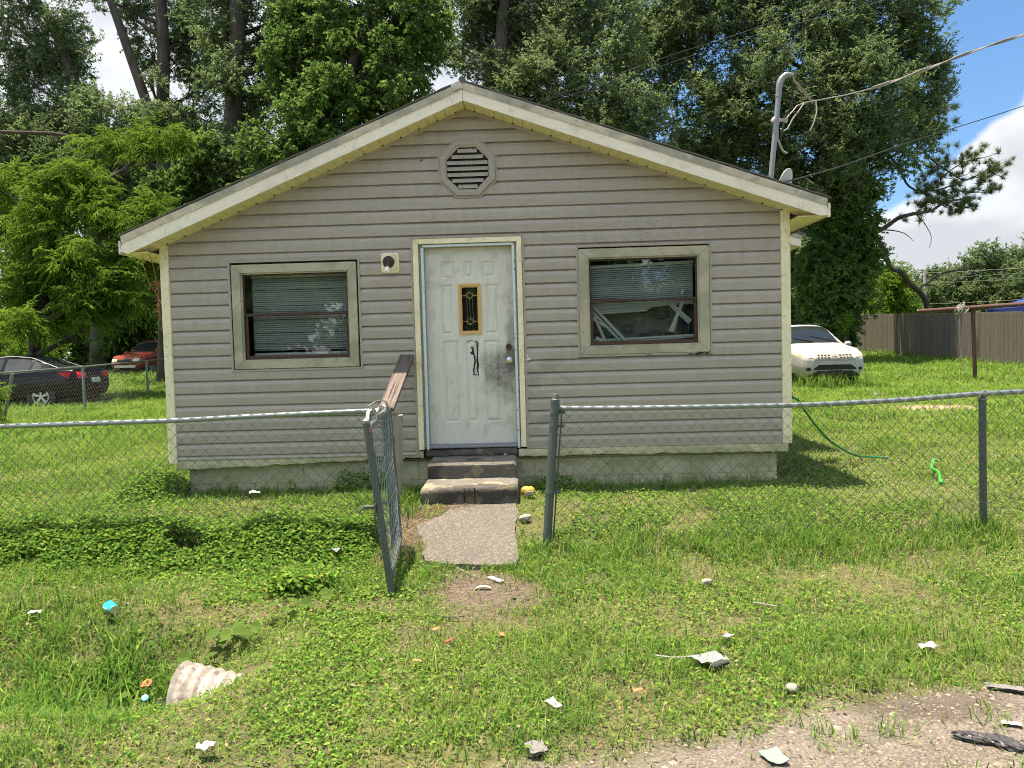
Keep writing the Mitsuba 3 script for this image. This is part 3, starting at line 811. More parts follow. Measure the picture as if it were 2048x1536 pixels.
def lathe(c, axis, prof, n=18):
    """prof: (distance along axis, radius)"""
    c = np.array(c, float); axis = np.array(axis, float); axis /= np.linalg.norm(axis)
    a = np.cross(axis, [0, 0, 1.0] if abs(axis[2]) < .9 else [1.0, 0, 0]); a /= np.linalg.norm(a); b = np.cross(axis, a)
    th = np.linspace(0, 2 * math.pi, n + 1)
    return MB().grid(np.array([c + axis * h + r * (np.cos(th)[:, None] * a + np.sin(th)[:, None] * b) for h, r in prof]), flip=True)
put(lathe((-.223, DY, 1.496), (0, -1, 0), [(0, .033), (.008, .033), (.012, .014), (.034, .014), (.040, .024), (.052, .029), (.064, .026), (.070, .012), (.0705, 0)]), 'door_knob', 'chrome', door, smooth=40)
put(lathe((-.226, DY, 1.633), (0, -1, 0), [(0, .031), (.012, .031), (.018, .027), (.019, 0)]), 'deadbolt', 'lamp_brown', door, smooth=40)
put(MB().box((-.230, DY - .023, 1.622), (-.222, DY - .018, 1.646)), 'keyhole', 'dark_brown', door)

# casing, weathered jambs, metal weather strips, threshold
DC = house + '__door_casing'
for pts in ([(-1.178, 2.751), (-.067, 2.751), (-.122, 2.700), (-1.122, 2.700)], [(-1.178, .592), (-1.178, 2.751), (-1.122, 2.700), (-1.122, .592)],
            [(-.067, .602), (-.067, 2.751), (-.122, 2.700), (-.122, .602)]):
    put(MB().prism(Polygon(pts).buffer(-.0012, join_style=2), -.034, .004), 'door_casing', 'cream', house)
ch = sbox(-1.200, .56, -.042, 2.776).difference(sbox(-1.181, .50, -.064, 2.755))
put(MB().prism(ch, -.026, .0), 'door_channel', 'siding_trim', house)
put(MB().box((-1.122, -.006, .60), (-1.066, .10, 2.70), .004), 'door_jamb', 'grey_wood', house)
put(MB().box((-.166, -.006, .60), (-.122, .10, 2.70), .004), 'door_jamb', 'grey_wood', house)
put(MB().box((-1.066, -.006, 2.664), (-.166, .10, 2.70), .004), 'door_jamb', 'grey_wood', house)
put(MB().box((-1.098, -.016, .588), (-1.070, -.006, 2.664), .003).box((-1.090, -.021, .588), (-1.082, -.014, 2.664), .002), 'weather_strip', 'jamb_metal', house)
put(MB().obox((-.150, -.012, 1.63), [[1, 0, .004], [0, 1, 0], [-.004, 0, 1]], (.013, .005, 1.04), .003).obox((-.146, -.018, 1.63), [[1, 0, .004], [0, 1, 0], [-.004, 0, 1]], (.004, .003, 1.04), .002), 'weather_strip', 'jamb_metal', house)
put(MB().obox((-.615, -.012, 2.680), [[1, 0, .001], [0, 1, 0], [-.001, 0, 1]], (.462, .006, .012), .003), 'weather_strip', 'jamb_metal', house)
m = MB()
for z in (.78, .98, 1.6, 1.72, 1.76, 1.95, 2.42, 2.5): m.obox((-.150 + .004 * (z - 1.63), -.020, z), np.eye(3), (.004, .002, .006))
for z in (.8, 1.3, 1.75, 2.2): m.obox((-1.086, -.0225, z), np.eye(3), (.003, .002, .003))
put(m, 'strip_screw', 'hole_black', house, kind='stuff')
put(MB().box((-1.066, -.040, .604), (-.166, .10, .628), .005).box((-1.066, .012, .626), (-.166, .08, .642), .004), 'threshold', 'mast_steel', house)
# bent bright metal dent beside the casing
put(MB().obox((-.022, -.020, 1.50), [[.8, .2, .5], [-.2, .95, 0], [-.5, 0, .8]], (.022, .005, .012), .004).obox((-.034, -.022, 1.525), np.eye(3), (.006, .004, .022), .003), 'dented_patch', 'plate_white', house + '__front_wall')

# ---------------------------------------------------------------- porch lamp
lamp = thing('wall_lamp', 'bare bulb in a brown holder on a cream plate left of the door', 'lamp')
def oct_plate(x0, x1, z0, z1, c): return Polygon([(x0 + c, z0), (x1 - c, z0), (x1, z0 + c), (x1, z1 - c), (x1 - c, z1), (x0 + c, z1), (x0, z1 - c), (x0, z0 + c)])
put(MB().prism(oct_plate(-1.503, -1.320, 2.418, 2.620, .02), -.034, -.012).prism(oct_plate(-1.483, -1.342, 2.440, 2.602, .01), -.044, -.034), 'mounting_plate', 'cream', lamp)
put(lathe((-1.424, -.044, 2.528), (0, -1, 0), [(0, .060), (.012, .060), (.020, .052), (.022, .040), (.040, .034), (.042, 0)]), 'lamp_base', 'lamp_brown', lamp, smooth=35)
put(lathe((-1.424, -.075, 2.515), (-.08, -.35, -.93), [(-.01, .0), (-.01, .024), (.04, .024), (.042, .015)]), 'socket', 'lamp_brown', lamp, smooth=35)
put(lathe((-1.427, -.090, 2.478), (-.08, -.35, -.93), [(0, .013), (.012, .015), (.030, .026), (.048, .030), (.064, .024), (.072, .010), (.073, 0)]), 'bulb', 'bulb_glass', lamp, smooth=True)

# ---------------------------------------------------------------- concrete steps
def step(x0, x1, yf, yb, zt, zb, zback, grooves, label):
    prof = [(yb, zback), (yf + .10, zt + (zback - zt) * .3), (yf + .030, zt), (yf + .008, zt - .005), (yf - .003, zt - .018), (yf - .005, zt - .050), (yf + .006, zt - .085), (yf + .012, zb)]
    P2 = smooth_path(prof, 26)
    xs = np.unique(np.concatenate([np.linspace(x0, x1, 70), np.array([g + d for g in grooves for d in (-.006, -.004, .004, .006)])]))
    rows = []
    for x in xs:
        e = min(x - x0, x1 - x)
        r = .020 * max(0, 1 - e / .03) ** 2
        gd = .016 if any(abs(x - g) <= .0045 for g in grooves) else 0.0
        y = P2[:, 0].copy(); z = P2[:, 1].copy()
        q = np.stack([np.full(len(y), x), y, z], -1)
        nz = .016 * (meshkit.fbm(q * 9, 3, 2) - .5) + .008 * (meshkit.fbm(q * 40, 2, 7) - .5)
        y = y + nz + r * .8 + gd * (P2[:, 1] < zt - .02); z = z + nz * .8 - r
        rows.append(np.stack([np.full(len(y), x), y, z], -1))
    R = np.array(rows)
    m = MB().grid(R)
    for s, fl in ((0, False), (-1, True)):
        e = R[s]; c = np.array([[e[0][0], yb, zb]])
        n = len(e)
        f = np.array([[n, i + 1, i] for i in range(n - 1)])
        m.add(np.vstack([e, c]), f[:, ::-1] if fl else f)
    put(m, 'concrete_step', 'old_concrete', smooth=35, label=label, cat='step', group='front steps')
step(-1.045, -.172, -.42, .08, .500, .20, .520, (), 'upper dark concrete step directly under the door threshold')
step(-1.055, -.155, -.855, -.37, .338, .12, .352, (-.648, -.551), 'lower concrete step with two vertical grooves at the path')
# ---------------------------------------------------------------- handrail
rail = thing('handrail', 'weathered split board handrail on a grey post left of the steps', 'handrail')
put(MB().obox((-1.285, -.70, .55), [[.999, 0, -.04], [0, 1, 0], [.04, 0, .999]], (.044, .044, .47), .006), 'post', 'grey_post', rail)
def plank(a, b, side, w, th, name, bsdf, parent, n=40, k=9):
    a, b, side = np.array(a, float), np.array(b, float), np.array(side, float)
    d = (b - a); L = np.linalg.norm(d); d /= L
    side = side - d * (side @ d); side /= np.linalg.norm(side)
    up = np.cross(side, d)
    if up[2] < 0: up = -up
    t = np.linspace(0, 1, n); s = np.linspace(-1, 1, k)
    tt, ss = np.meshgrid(t, s, indexing='ij')
    q = np.stack([tt * 6, ss * 9, tt * 0 + 2], -1)
    h = .006 * (meshkit.fbm(q * np.array([1, 2.4, 1]), 3, 3) - .5)
    top = a + tt[..., None] * (b - a) + ss[..., None] * side * w / 2 + up * (th / 2 + h)[..., None]
    edge = 1 + .05 * (meshkit.noise(np.stack([t * 25, t * 0, t * 0], -1), 5) - .5)
    bot = a + tt[..., None] * (b - a) + ss[..., None] * side * w / 2 - up * th / 2
    uv = np.stack([tt, ss * .07 + .1], -1).reshape(-1, 2)
    m = MB().grid(top, uv)
    m.grid(bot[::-1], uv)
    for A, B in ((top[:, 0], bot[:, 0]), (top[:, -1], bot[:, -1]), (top[0], bot[0]), (top[-1], bot[-1])):
        P = np.stack([A, B]); nn = P.shape[1]
        u = np.stack([np.repeat(np.linspace(0, 1, nn)[None], 2, 0), np.full((2, nn), .3)], -1).reshape(-1, 2)
        m.grid(P, u)
    put(m, name, bsdf, parent, smooth=False)
plank((-1.355, -.80, 1.075), (-1.262, -.06, 1.565), (1, 0, 0.02), .140, .038, 'rail_board', 'old_board', rail)

# ---------------------------------------------------------------- chain link fences
def chain_link(P, z_bot, z_top, d, r, seed=0, sag=.006, knuckle=.03, sides=4):
    """P: list of (x, y) along the fence; z_bot, z_top functions of the distance u along it. Real woven zigzag wires."""
    P = np.asarray(P, float)
    seg = np.linalg.norm(np.diff(P, axis=0), axis=1); cum = np.concatenate([[0], np.cumsum(seg)]); L = cum[-1]
    rg = np.random.default_rng(seed)
    m = MB()
    tang = (P[-1] - P[0]) / np.linalg.norm(P[-1] - P[0]); nrm = np.array([-tang[1], tang[0]])
    nw = int(L / (d / 2))
    for i in range(nw):
        u0 = i * d / 2
        zb, zt = float(z_bot(u0)), float(z_top(u0)) + knuckle
        n = int(round((zt - zb) / (d / 2)))
        k = np.arange(n + 1)
        u = u0 + ((k + i) % 2) * d / 2
        z = zt - k * d / 2
        q = np.stack([u * 2.0, z * 2.0, z * 0 + seed], -1)
        u = np.clip(u + sag * 2 * (meshkit.noise(q, 1) - .5), 0, L); z = z + sag * 2 * (meshkit.noise(q, 2) - .5)
        off = .004 * np.where(k % 2 == 0, 1, -1) + .012 * (meshkit.noise(q * .6, 4) - .5)
        xy = np.stack([np.interp(u, cum, P[:, 0]), np.interp(u, cum, P[:, 1])], -1) + off[:, None] * nrm
        pts = np.c_[xy, z]
        pts = np.repeat(pts, 1, 0)
        # knuckle twist on top
        m.tube(pts, r, sides, caps=False)
    return m

# right front fence
rf = thing('chain_link_fence', 'galvanised chain link fence right of the front gate gap', 'fence')
rx = [.19, .92, 2.04, 2.85, 3.49, 3.80, 5.4]; rz = [1.133, 1.119, 1.112, 1.131, 1.165, 1.172, 1.16]
put(MB().tube(smooth_path(np.c_[rx, np.full(7, -1.885), rz], 40), .0205, 14), 'top_rail', 'rail_pipe', rf, smooth=50)
put(chain_link([(.19, -1.905), (5.4, -1.905)], lambda u: .06, lambda u: np.interp(u + .19, rx, rz), .094, .0026, 3), 'chain_mesh', 'wire_grey', rf, kind='stuff')
TB = np.array([.082, -1.915, .0]); TT = np.array([.180, -1.885, 1.190])
def ribbed_post(a, b, r, ribs=14):
    a, b = np.array(a, float), np.array(b, float)
    d = (b - a) / np.linalg.norm(b - a); x = np.cross(d, [0, 1, 0]); x /= np.linalg.norm(x); y = np.cross(d, x)
    th = np.linspace(0, 2 * math.pi, ribs * 4 + 1)
    rr = r * (1 + .045 * np.cos(th * ribs))
    ring = rr[:, None] * (np.cos(th)[:, None] * x + np.sin(th)[:, None] * y)
    return MB().grid(np.array([a + (b - a) * t + ring for t in np.linspace(0, 1, 6)]), flip=True)
put(ribbed_post(TB - (TT - TB) * .1, TT, .033), 'terminal_post', 'green_pipe', rf, smooth=40)
put(lathe(TT, TT - TB, [(-.012, .037), (.012, .037), (.018, .029), (.050, .025), (.058, .018), (.060, 0)]), 'post_cap', 'green_pipe', rf, smooth=40)
for f in (.925, .835, .40, .045):
    c = TB + (TT - TB) * f
    m = MB().tube([c - (TT - TB) * .010, c + (TT - TB) * .010], .0375, 16)
    m.box((c[0], c[1] - .008, c[2] - .011), (c[0] + .085, c[1] + .006, c[2] + .011), .003)
    m.disc((c[0] + .056, c[1] - .020, c[2]), (0, 1, 0), .007, .007, .03, 6)
    put(m, 'tension_band', 'green_pipe', rf, smooth=40)
put(MB().tube([(.132, -1.905, .03), (.232, -1.90, 1.13)], .0075, 6), 'tension_bar', 'old_iron', rf)
put(lathe((.188, -1.886, 1.132), (1, 0, 0), [(0, 0), (0, .026), (.045, .026), (.046, .0205)]), 'rail_cup', 'green_pipe', rf, smooth=40)
put(ribbed_post((3.490, -1.870, -.12), (3.483, -1.868, 1.125), .026, 12), 'line_post', 'green_pipe', rf, smooth=40)
put(MB().tube([(3.483, -1.868, 1.118), (3.483, -1.868, 1.128), (3.483, -1.868, 1.136)], [.030, .030, .018], 14).tube([(3.462, -1.884, 1.164), (3.503, -1.884, 1.164)], .029, 14), 'loop_cap', 'galvanised', rf, smooth=40)
for z in (.32, .62, .9):
    put(MB().tube([(3.455, -1.905, z + .01), (3.47, -1.90, z), (3.488, -1.902, z - .005), (3.515, -1.905, z + .008)], .0022, 5), 'wire_tie', 'galvanised', rf)

# left front fence
lf = thing('chain_link_fence', 'galvanised chain link fence left of the open gate', 'fence')
lx = [-5.6, -4.257, -3.566, -2.88, -2.238, -1.20]; lz = [1.09, 1.098, 1.104, 1.110, 1.128, 1.150]
put(MB().tube(smooth_path(np.c_[lx, np.full(6, -1.875), lz], 40), .0205, 14), 'top_rail', 'rail_pipe', lf, smooth=50)
put(chain_link([(-5.6, -1.895), (-1.18, -1.895)], lambda u: .02, lambda u: np.interp(u - 5.6, lx, lz), .094, .0026, 5), 'chain_mesh', 'wire_grey', lf, kind='stuff')
put(ribbed_post((-1.10, -1.90, -.1), (-1.165, -1.875, 1.165), .031), 'terminal_post', 'green_pipe', lf, smooth=40)
put(lathe((-1.165, -1.875, 1.165), (0, 0, 1), [(-.012, .035), (.010, .035), (.02, .026), (.034, .016), (.036, 0)]), 'post_cap', 'galvanised', lf, smooth=40)
put(MB().tube([(-1.262, -1.905, .06), (-1.272, -1.90, 1.12)], .007, 6), 'tension_bar', 'old_iron', lf)
for z in (.42, .78, 1.06):
    put(MB().tube([(-1.137 - .03 * (z - .42), -1.885, z - .012), (-1.137 - .03 * (z - .42), -1.885, z + .012)], .036, 14).box((-1.275, -1.905, z - .010), (-1.14, -1.895, z + .010), .003), 'tension_band', 'old_iron', lf, smooth=40)

# open gate leaf, swung out toward the road
ga = thing('gate', 'open chain link gate leaf swung out toward the road', 'gate')
GN0, GN1 = np.array([-.962, -2.895, .015]), np.array([-1.093, -2.885, 1.155])
GF0, GF1 = np.array([-1.058, -1.985, .13]), np.array([-1.115, -1.965, 1.185])
put(MB().tube([GN0, GN1], .0245, 16), 'free_stile', 'green_pipe', ga, smooth=50)
put(lathe(GN1, GN1 - GN0, [(-.010, .0275), (.006, .0275), (.012, .022), (.020, .012), (.022, 0)]), 'stile_cap', 'galvanised', ga, smooth=40)
put(MB().tube([GF0, GF1], .021, 14), 'hinge_stile', 'green_pipe', ga, smooth=50)
put(MB().tube([GN1 - [0.0, 0, .045], GF1 - [0, 0, .01]], .0205, 14), 'top_bar', 'galvanised', ga, smooth=50)
put(MB().tube([GN0 + [0, 0, .10], GF0 + [0, 0, .02]], .0185, 14), 'bottom_bar', 'green_pipe', ga, smooth=50)
def gate_mesh():
    m = MB(); d = .094; L = .92
    for i in range(int(L / (d / 2))):
        n = 22; k = np.arange(n + 1)
        u = (i + (k + i) % 2) * d / 2 / L
        w = 1 - k / n
        lo = GN0 + (GF0 - GN0) * np.clip(u, 0, 1)[:, None] + [0, 0, .05]; hi = GN1 + (GF1 - GN1) * np.clip(u, 0, 1)[:, None] + [0, 0, -.02]
        pts = lo + (hi - lo) * w[:, None]
        q = np.stack([u * 4, w * 5, u * 0], -1)
        pts[:, 0] += .014 + .026 * (meshkit.noise(q, 3) - .5) + .004 * np.where(k % 2 == 0, 1, -1)
        m.tube(pts, .0019, 4, caps=False)
    return m
put(gate_mesh(), 'chain_mesh', 'galvanised', ga, kind='stuff')
for f in (.885, .80, .36):
    c = GN0 + (GN1 - GN0) * f
    put(MB().tube([c - [0, 0, .011], c + [0, 0, .011]], .0285, 16).disc(c + [.025, -.018, 0], (0, 1, 0), .006, .006, .035, 6), 'tension_band', 'green_pipe', ga, smooth=40)
c = GN0 + (GN1 - GN0) * .50
put(MB().box(c + [-.10, -.012, -.008], c + [.02, .012, .016], .004).tube([c + [-.095, 0, .01], c + [-.120, -.01, -.012], c + [-.132, -.012, -.034]], .007, 6).tube([c + [-.02, -.03, .03], c + [-.02, -.03, -.035]], .008, 6), 'fork_latch', 'old_iron', ga)
put(MB().tube([GN1 + [.030, -.02, -.075], GN1 + [.018, -.01, -.03]], .012, 8), 'rusted_corner', 'rust', ga)
for z in (.36, .92):
    f = (z - .13) / 1.05
    cc = GF0 + (GF1 - GF0) * f
    put(MB().tube([cc - [0, 0, .02], cc + [0, 0, .02]], .027, 14).disc(cc + [.02, -.03, 0], (0, 1, 0), .007, .007, .05, 6), 'hinge', 'green_pipe', ga, smooth=40)
# looped plastic strap hanging over the gate top
st = thing('strap', 'pale plastic strap looped over the top of the open gate', 'strap')
def ribbon(P, w, th=.003):
    P = smooth_path(P, 26)
    t = np.gradient(P, axis=0); t /= np.linalg.norm(t, axis=1, keepdims=True)
    s = np.cross(t, [0, 1, .2]); s /= np.linalg.norm(s, axis=1, keepdims=True)
    nn = np.cross(s, t)
    return MB().grid(np.stack([P - s * w / 2, P - s * w / 2 + nn * th, P + s * w / 2 + nn * th, P + s * w / 2, P - s * w / 2], 1))
put(ribbon([(-1.10, -2.80, 1.075), (-1.105, -2.78, 1.13), (-1.115, -2.72, 1.20), (-1.112, -2.62, 1.225), (-1.10, -2.55, 1.19), (-1.095, -2.60, 1.13)], .022), 'band', 'strap_white', st, smooth=60)
put(ribbon([(-1.115, -2.66, 1.235), (-1.10, -2.45, 1.262), (-1.09, -2.25, 1.245), (-1.098, -2.1, 1.20), (-1.11, -2.05, 1.15)], .022), 'band', 'strap_white', st, smooth=60)
put(ribbon([(-1.118, -2.70, 1.19), (-1.106, -2.50, 1.18), (-1.098, -2.38, 1.215), (-1.09, -2.28, 1.20)], .020), 'band', 'strap_white', st, smooth=60)

# far side fence on the left, in front of the dark sedan
sf = thing('chain_link_fence', 'low chain link side fence in front of the black sedan', 'fence')
sp = [(-11.30, 5.4), (-11.22, 8.33), (-11.08, 10.9), (-11.72, 15.34), (-11.95, 18.6), (-12.1, 21.5)]
sz = [float(ground_z(x, y)) for x, y in sp]
hz = [z + 1.10 for z in sz]; hz[2] = sz[2] + 1.12
put(MB().tube(np.c_[np.array(sp), hz], .022, 8), 'top_rail', 'galvanised', sf, smooth=50)
for i, (x, y) in enumerate(sp):
    lean = .28 if i == 1 else -.03
    if i == 0: continue
    put(MB().tube([(x - .02 - (lean if i == 1 else 0) * .6, y, sz[i] - .1), (x + (.10 if i == 1 else -.02), y, hz[i] - .02)], .035, 10), 'line_post', 'galvanised', sf, smooth=50)
cum = np.concatenate([[0], np.cumsum(np.linalg.norm(np.diff(np.array(sp), axis=0), axis=1))])
put(chain_link(sp, lambda u: np.interp(u, cum, sz) + .02, lambda u: np.interp(u, cum, hz), .10, .0017, 9, sides=3), 'chain_mesh', 'wire_far', sf, kind='stuff')

# ---------------------------------------------------------------- wooden privacy fence
wf = thing('wooden_fence', 'tall weathered grey board fence at the back right', 'fence')
y = 17.2
k = 0
while y < 31.0:
    z = float(ground_z(16.15, y))
    h = 1.84 + rng.uniform(-.012, .012)
    dx = rng.uniform(-.006, .006)
    P = Polygon([(y + .003, 0), (y + .137, 0), (y + .137, h - .035), (y + .105, h), (y + .035, h), (y + .003, h - .035)])
    mm = trimesh.creation.extrude_polygon(P, .018, engine='earcut')
    v = np.asarray(mm.vertices)
    put(MB().add(np.stack([16.10 + dx + v[:, 2], v[:, 0], z + .01 + v[:, 1]], 1), mm.faces), 'picket', 'picket_wood', wf)
    y += .142
for h in (.35, 1.0, 1.6):
    ys = np.linspace(17.2, 31.0, 20)
    put(MB().tube(np.stack([np.full(20, 16.16), ys, ground_z(16.15, ys) + h], -1), .04, 4), 'fence_rail', 'picket_wood', wf)
for y in np.arange(18.0, 31, 2.4):
    z = float(ground_z(16.2, y))
    put(MB().box((16.20, y - .045, z - .1), (16.29, y + .045, z + 1.75)), 'fence_post', 'picket_wood', wf)

# ---------------------------------------------------------------- clothesline post
cp = thing('clothesline_post', 'rusty T shaped clothesline post on the right lawn', 'post')
cx, cy = 12.08, 13.41; cz = float(ground_z(cx, cy))
put(MB().tube([(cx + .04, cy, cz - .1), (cx - .03, cy, cz + 1.98)], .052, 12), 'upright', 'rust', cp, smooth=50)
a, b = np.array([cx - 1.15, cy + .75, cz + 1.96]), np.array([cx + 1.25, cy - .95, cz + 2.04])
put(MB().tube([a, b], .060, 12), 'crossbar', 'rust', cp, smooth=50)
put(MB().tube([a, a + (b - a) * .01], .068, 12), 'end_ring', 'brown_metal', cp, smooth=50)
rope = thing('rope', 'bundle of old pale rope tied round the clothesline crossbar', 'rope')
m = MB()
rc = a + (b - a) * .37
for i in range(16):
    t = np.linspace(0, 2 * math.pi, 12)
    ax = rng.normal(size=3); ax /= np.linalg.norm(ax)
    e1 = np.cross(ax, [.3, .5, .8]); e1 /= np.linalg.norm(e1); e2 = np.cross(ax, e1)
    m.tube(rc + [0, 0, -.04] + rng.normal(0, .035, 3) + (np.cos(t)[:, None] * e1 + np.sin(t)[:, None] * e2) * rng.uniform(.07, .14), .014, 5)
put(m, 'coil', 'cable_pale', rope, smooth=60)
put(MB().tube(smooth_path([rc + [-.05, 0, -.1], rc + [-.10, -.05, -.5], rc + [-.08, -.05, -1.0], rc + [.02, -.1, -1.75]], 14), .008, 5), 'tail', 'cable_pale', rope)
tent = thing('canopy_tent', 'corner of a blue canopy tent beyond the wooden fence', 'tent')
apex = np.array([23.0, 24.9, 4.1])
cor = np.array([[20.1, 23.4, 2.80], [25.7, 23.4, 2.8], [25.7, 26.6, 2.8], [20.1, 26.6, 2.80]])
m = MB()
for i in range(4):
    A, B = cor[i], cor[(i + 1) % 4]
    m.grid(np.array([[A, B], [A * .6 + apex * .4 - [0, 0, .10], B * .6 + apex * .4 - [0, 0, .10]], [apex, apex]]))
put(m, 'roof', 'tent_blue', tent)
m = MB()
for i in range(4):
    A, B = cor[i], cor[(i + 1) % 4]
    m.grid(np.array([[A, B], [A - [0, 0, .22], B - [0, 0, .22]]]))
put(m, 'valance', 'tent_blue', tent)
for i in range(4): put(MB().tube([cor[i], [cor[i][0], cor[i][1], .7]], .02, 6), 'leg', 'alloy', tent)
up = thing('utility_pole', 'pale grey utility pole standing behind the wooden fence', 'pole')
put(MB().tube([(30.8, 53.05, .5), (30.85, 53.2, 6.9)], [.15, .11], 10), 'shaft', 'pole_grey', up, smooth=50)
put(MB().tube([(30.55, 53.0, 4.85), (30.55, 53.0, 5.5)], .19, 10), 'transformer', 'pole_grey', up, smooth=50)
for i, z in enumerate((4.3, 5.9, 6.3, 6.7)):
    k = thing('utility_wire', ('lowest', 'second lowest', 'second highest', 'highest')[i] + ' thin wire crossing the far trees by the utility pole', 'wire', 'wires on the far pole')
    t = np.linspace(-1, 1, 16)
    put(MB().tube(np.stack([30.8 + t * 16, 53 - t * 2, z - .02 - .35 * (1 - t * t) + .35 + .1 * t], -1), .012, 4), 'strand', 'cable_pale', k)

# ---------------------------------------------------------------- service mast, cables, dish
ms = thing('service_mast', 'grey electric service mast with a curved weatherhead on the right eave', 'mast')
put(MB().tube([(2.70, .85, 2.95), (2.735, .85, 3.5), (2.825, .85, 4.36)], .0285, 14), 'conduit', 'mast_steel', ms, smooth=50)
put(MB().tube([(2.820, .85, 4.325), (2.823, .85, 4.355)], .033, 14), 'collar', 'mast_steel', ms, smooth=50)
put(MB().tube(smooth_path([(2.825, .85, 4.355), (2.832, .85, 4.45), (2.865, .85, 4.53), (2.925, .85, 4.565), (2.99, .85, 4.555)], 14), [.031, .032, .033, .034, .035, .035, .035, .034, .033, .032, .030, .027, .023, .018], 14), 'weatherhead', 'mast_steel', ms, smooth=60)
put(MB().tube([(2.755, .85, 4.05), (2.785, .85, 4.09)], .031, 12).box((2.80, .842, 4.05), (2.91, .858, 4.085), .004).box((2.885, .835, 4.04), (2.92, .865, 4.095), .004), 'wire_holder', 'white_plastic', ms)
put(MB().tube([(2.712, .85, 3.14), (2.718, .85, 3.22)], .052, 14), 'roof_flashing', 'slate', ms, smooth=50)
dp = thing('overhead_cable', 'twisted service drop cable running from the mast to the upper right', 'cable')
main = smooth_path([(2.90, .86, 4.075), (3.06, 1.10, 4.235), (3.222, 1.318, 4.380), (3.495, 1.428, 4.452), (4.021, 1.85, 4.641), (4.756, 2.383, 4.937), (6.372, 3.1, 5.60), (8.2, 3.6, 6.20), (12.0, 4.6, 7.45)], 60)
put(MB().tube(main, .008, 6), 'messenger', 'cable_pale', dp, smooth=60)
th = np.linspace(0, 40, 60)
for ph in (0, math.pi):
    tw = main + .017 * np.stack([np.cos(th + ph) * .3, np.sin(th + ph), np.cos(th + ph)], -1)
    put(MB().tube(tw[12:], .009, 6), 'conductor', 'cable_pale', dp, smooth=60)
def cable(name, label, P, r, bsdf, n=24):
    k = thing(name, label, 'cable')
    put(MB().tube(smooth_path(P, n), r, 6), 'line', bsdf, k, smooth=60)
    return k
cable('cable_loop', 'thick pale wire drooping out of the weatherhead to the drop cable', [(2.975, .86, 4.545), (3.03, .95, 4.530), (3.12, 1.05, 4.50), (3.24, 1.15, 4.43), (3.30, 1.2, 4.38)], .016, 'cable_pale')
cable('cable_loop', 'dark wire hanging from the weatherhead down beside the mast', [(2.97, .86, 4.55), (2.99, .9, 4.46), (3.01, .95, 4.33), (2.98, 1.0, 4.18), (2.93, 1.02, 4.06), (2.90, 1.02, 3.93), (2.885, 1.02, 3.85)], .011, 'cable_black')
cable('cable_loop', 'bleached frayed wire end hanging lowest beside the mast', [(2.90, 1.03, 4.14), (2.865, 1.02, 4.05), (2.855, 1.0, 3.93), (2.88, 1.0, 3.84), (2.92, 1.0, 3.76), (2.96, 1.0, 3.74)], .012, 'cable_pale')
cable('cable_loop', 'thin pale wire looping from the drop cable back toward the mast', [(3.24, 1.25, 4.36), (3.17, 1.22, 4.27), (3.09, 1.2, 4.17), (3.03, 1.18, 4.07), (2.96, 1.15, 4.03), (2.93, 1.12, 4.05)], .008, 'cable_pale')
cable('cable_loop', 'thin wire tail hanging straight down from the drop cable', [(3.40, 1.30, 4.40), (3.40, 1.28, 4.30), (3.37, 1.26, 4.18), (3.31, 1.25, 4.05)], .008, 'cable_pale')
cable('overhead_cable', 'thin black cable from the foot of the mast across the oak to the right', [(2.76, .83, 3.36), (3.9, 2.2, 3.80), (5.838, 4.401, 4.62), (10.507, 8.603, 6.42), (14, 11.7, 7.85)], .009, 'cable_black')
for i, P in enumerate(([(-.2, 15.6, 8.55), (.444, 14.447, 8.496), (2.957, 10.486, 8.05), (4.429, 7.497, 7.56), (5.819, 4.501, 6.925), (7.2, 1.5, 6.3)],
                       [(-.2, 15.6, 8.75), (.448, 14.453, 8.64), (2.962, 10.494, 8.224), (4.433, 7.504, 7.70), (5.118, 4.484, 6.944), (6.0, 1.5, 6.2)])):
    cable('overhead_cable', ('lower', 'upper')[i] + ' of two thin dark lines crossing the oaks above the roof', P, .007, 'cable_black')
ds = thing('satellite_dish', 'small grey satellite dish seen edge on above the right eave', 'dish')
dc = np.array([3.035, 1.2, 3.42]); dax = np.array([-.70, .62, .36]); dax /= np.linalg.norm(dax)
e1 = np.cross(dax, [0, 0, 1]); e1 /= np.linalg.norm(e1); e2 = np.cross(e1, dax)
rr, th = np.meshgrid(np.linspace(0, 1, 8), np.linspace(0, 2 * math.pi, 33), indexing='ij')
P = dc + dax * (.05 * rr ** 2)[..., None] + e1 * (.15 * rr * np.cos(th))[..., None] + e2 * (.18 * rr * np.sin(th))[..., None]
m = MB().grid(P); m.grid(P - dax * .008, flip=True)
put(m, 'reflector', 'dish_grey', ds, smooth=60)
put(MB().tube(P[-1] - dax * .003, .008, 6), 'rim', 'dish_grey', ds, smooth=60)
put(MB().tube([dc - dax * .03, dc - dax * .10 + [0, 0, -.03], (2.97, 1.25, 2.95)], .02, 8), 'bracket', 'mast_steel', ds)
put(MB().tube([dc - e2 * .22, dc - e2 * .2 + dax * .28], .010, 6), 'feed_arm', 'mast_steel', ds)

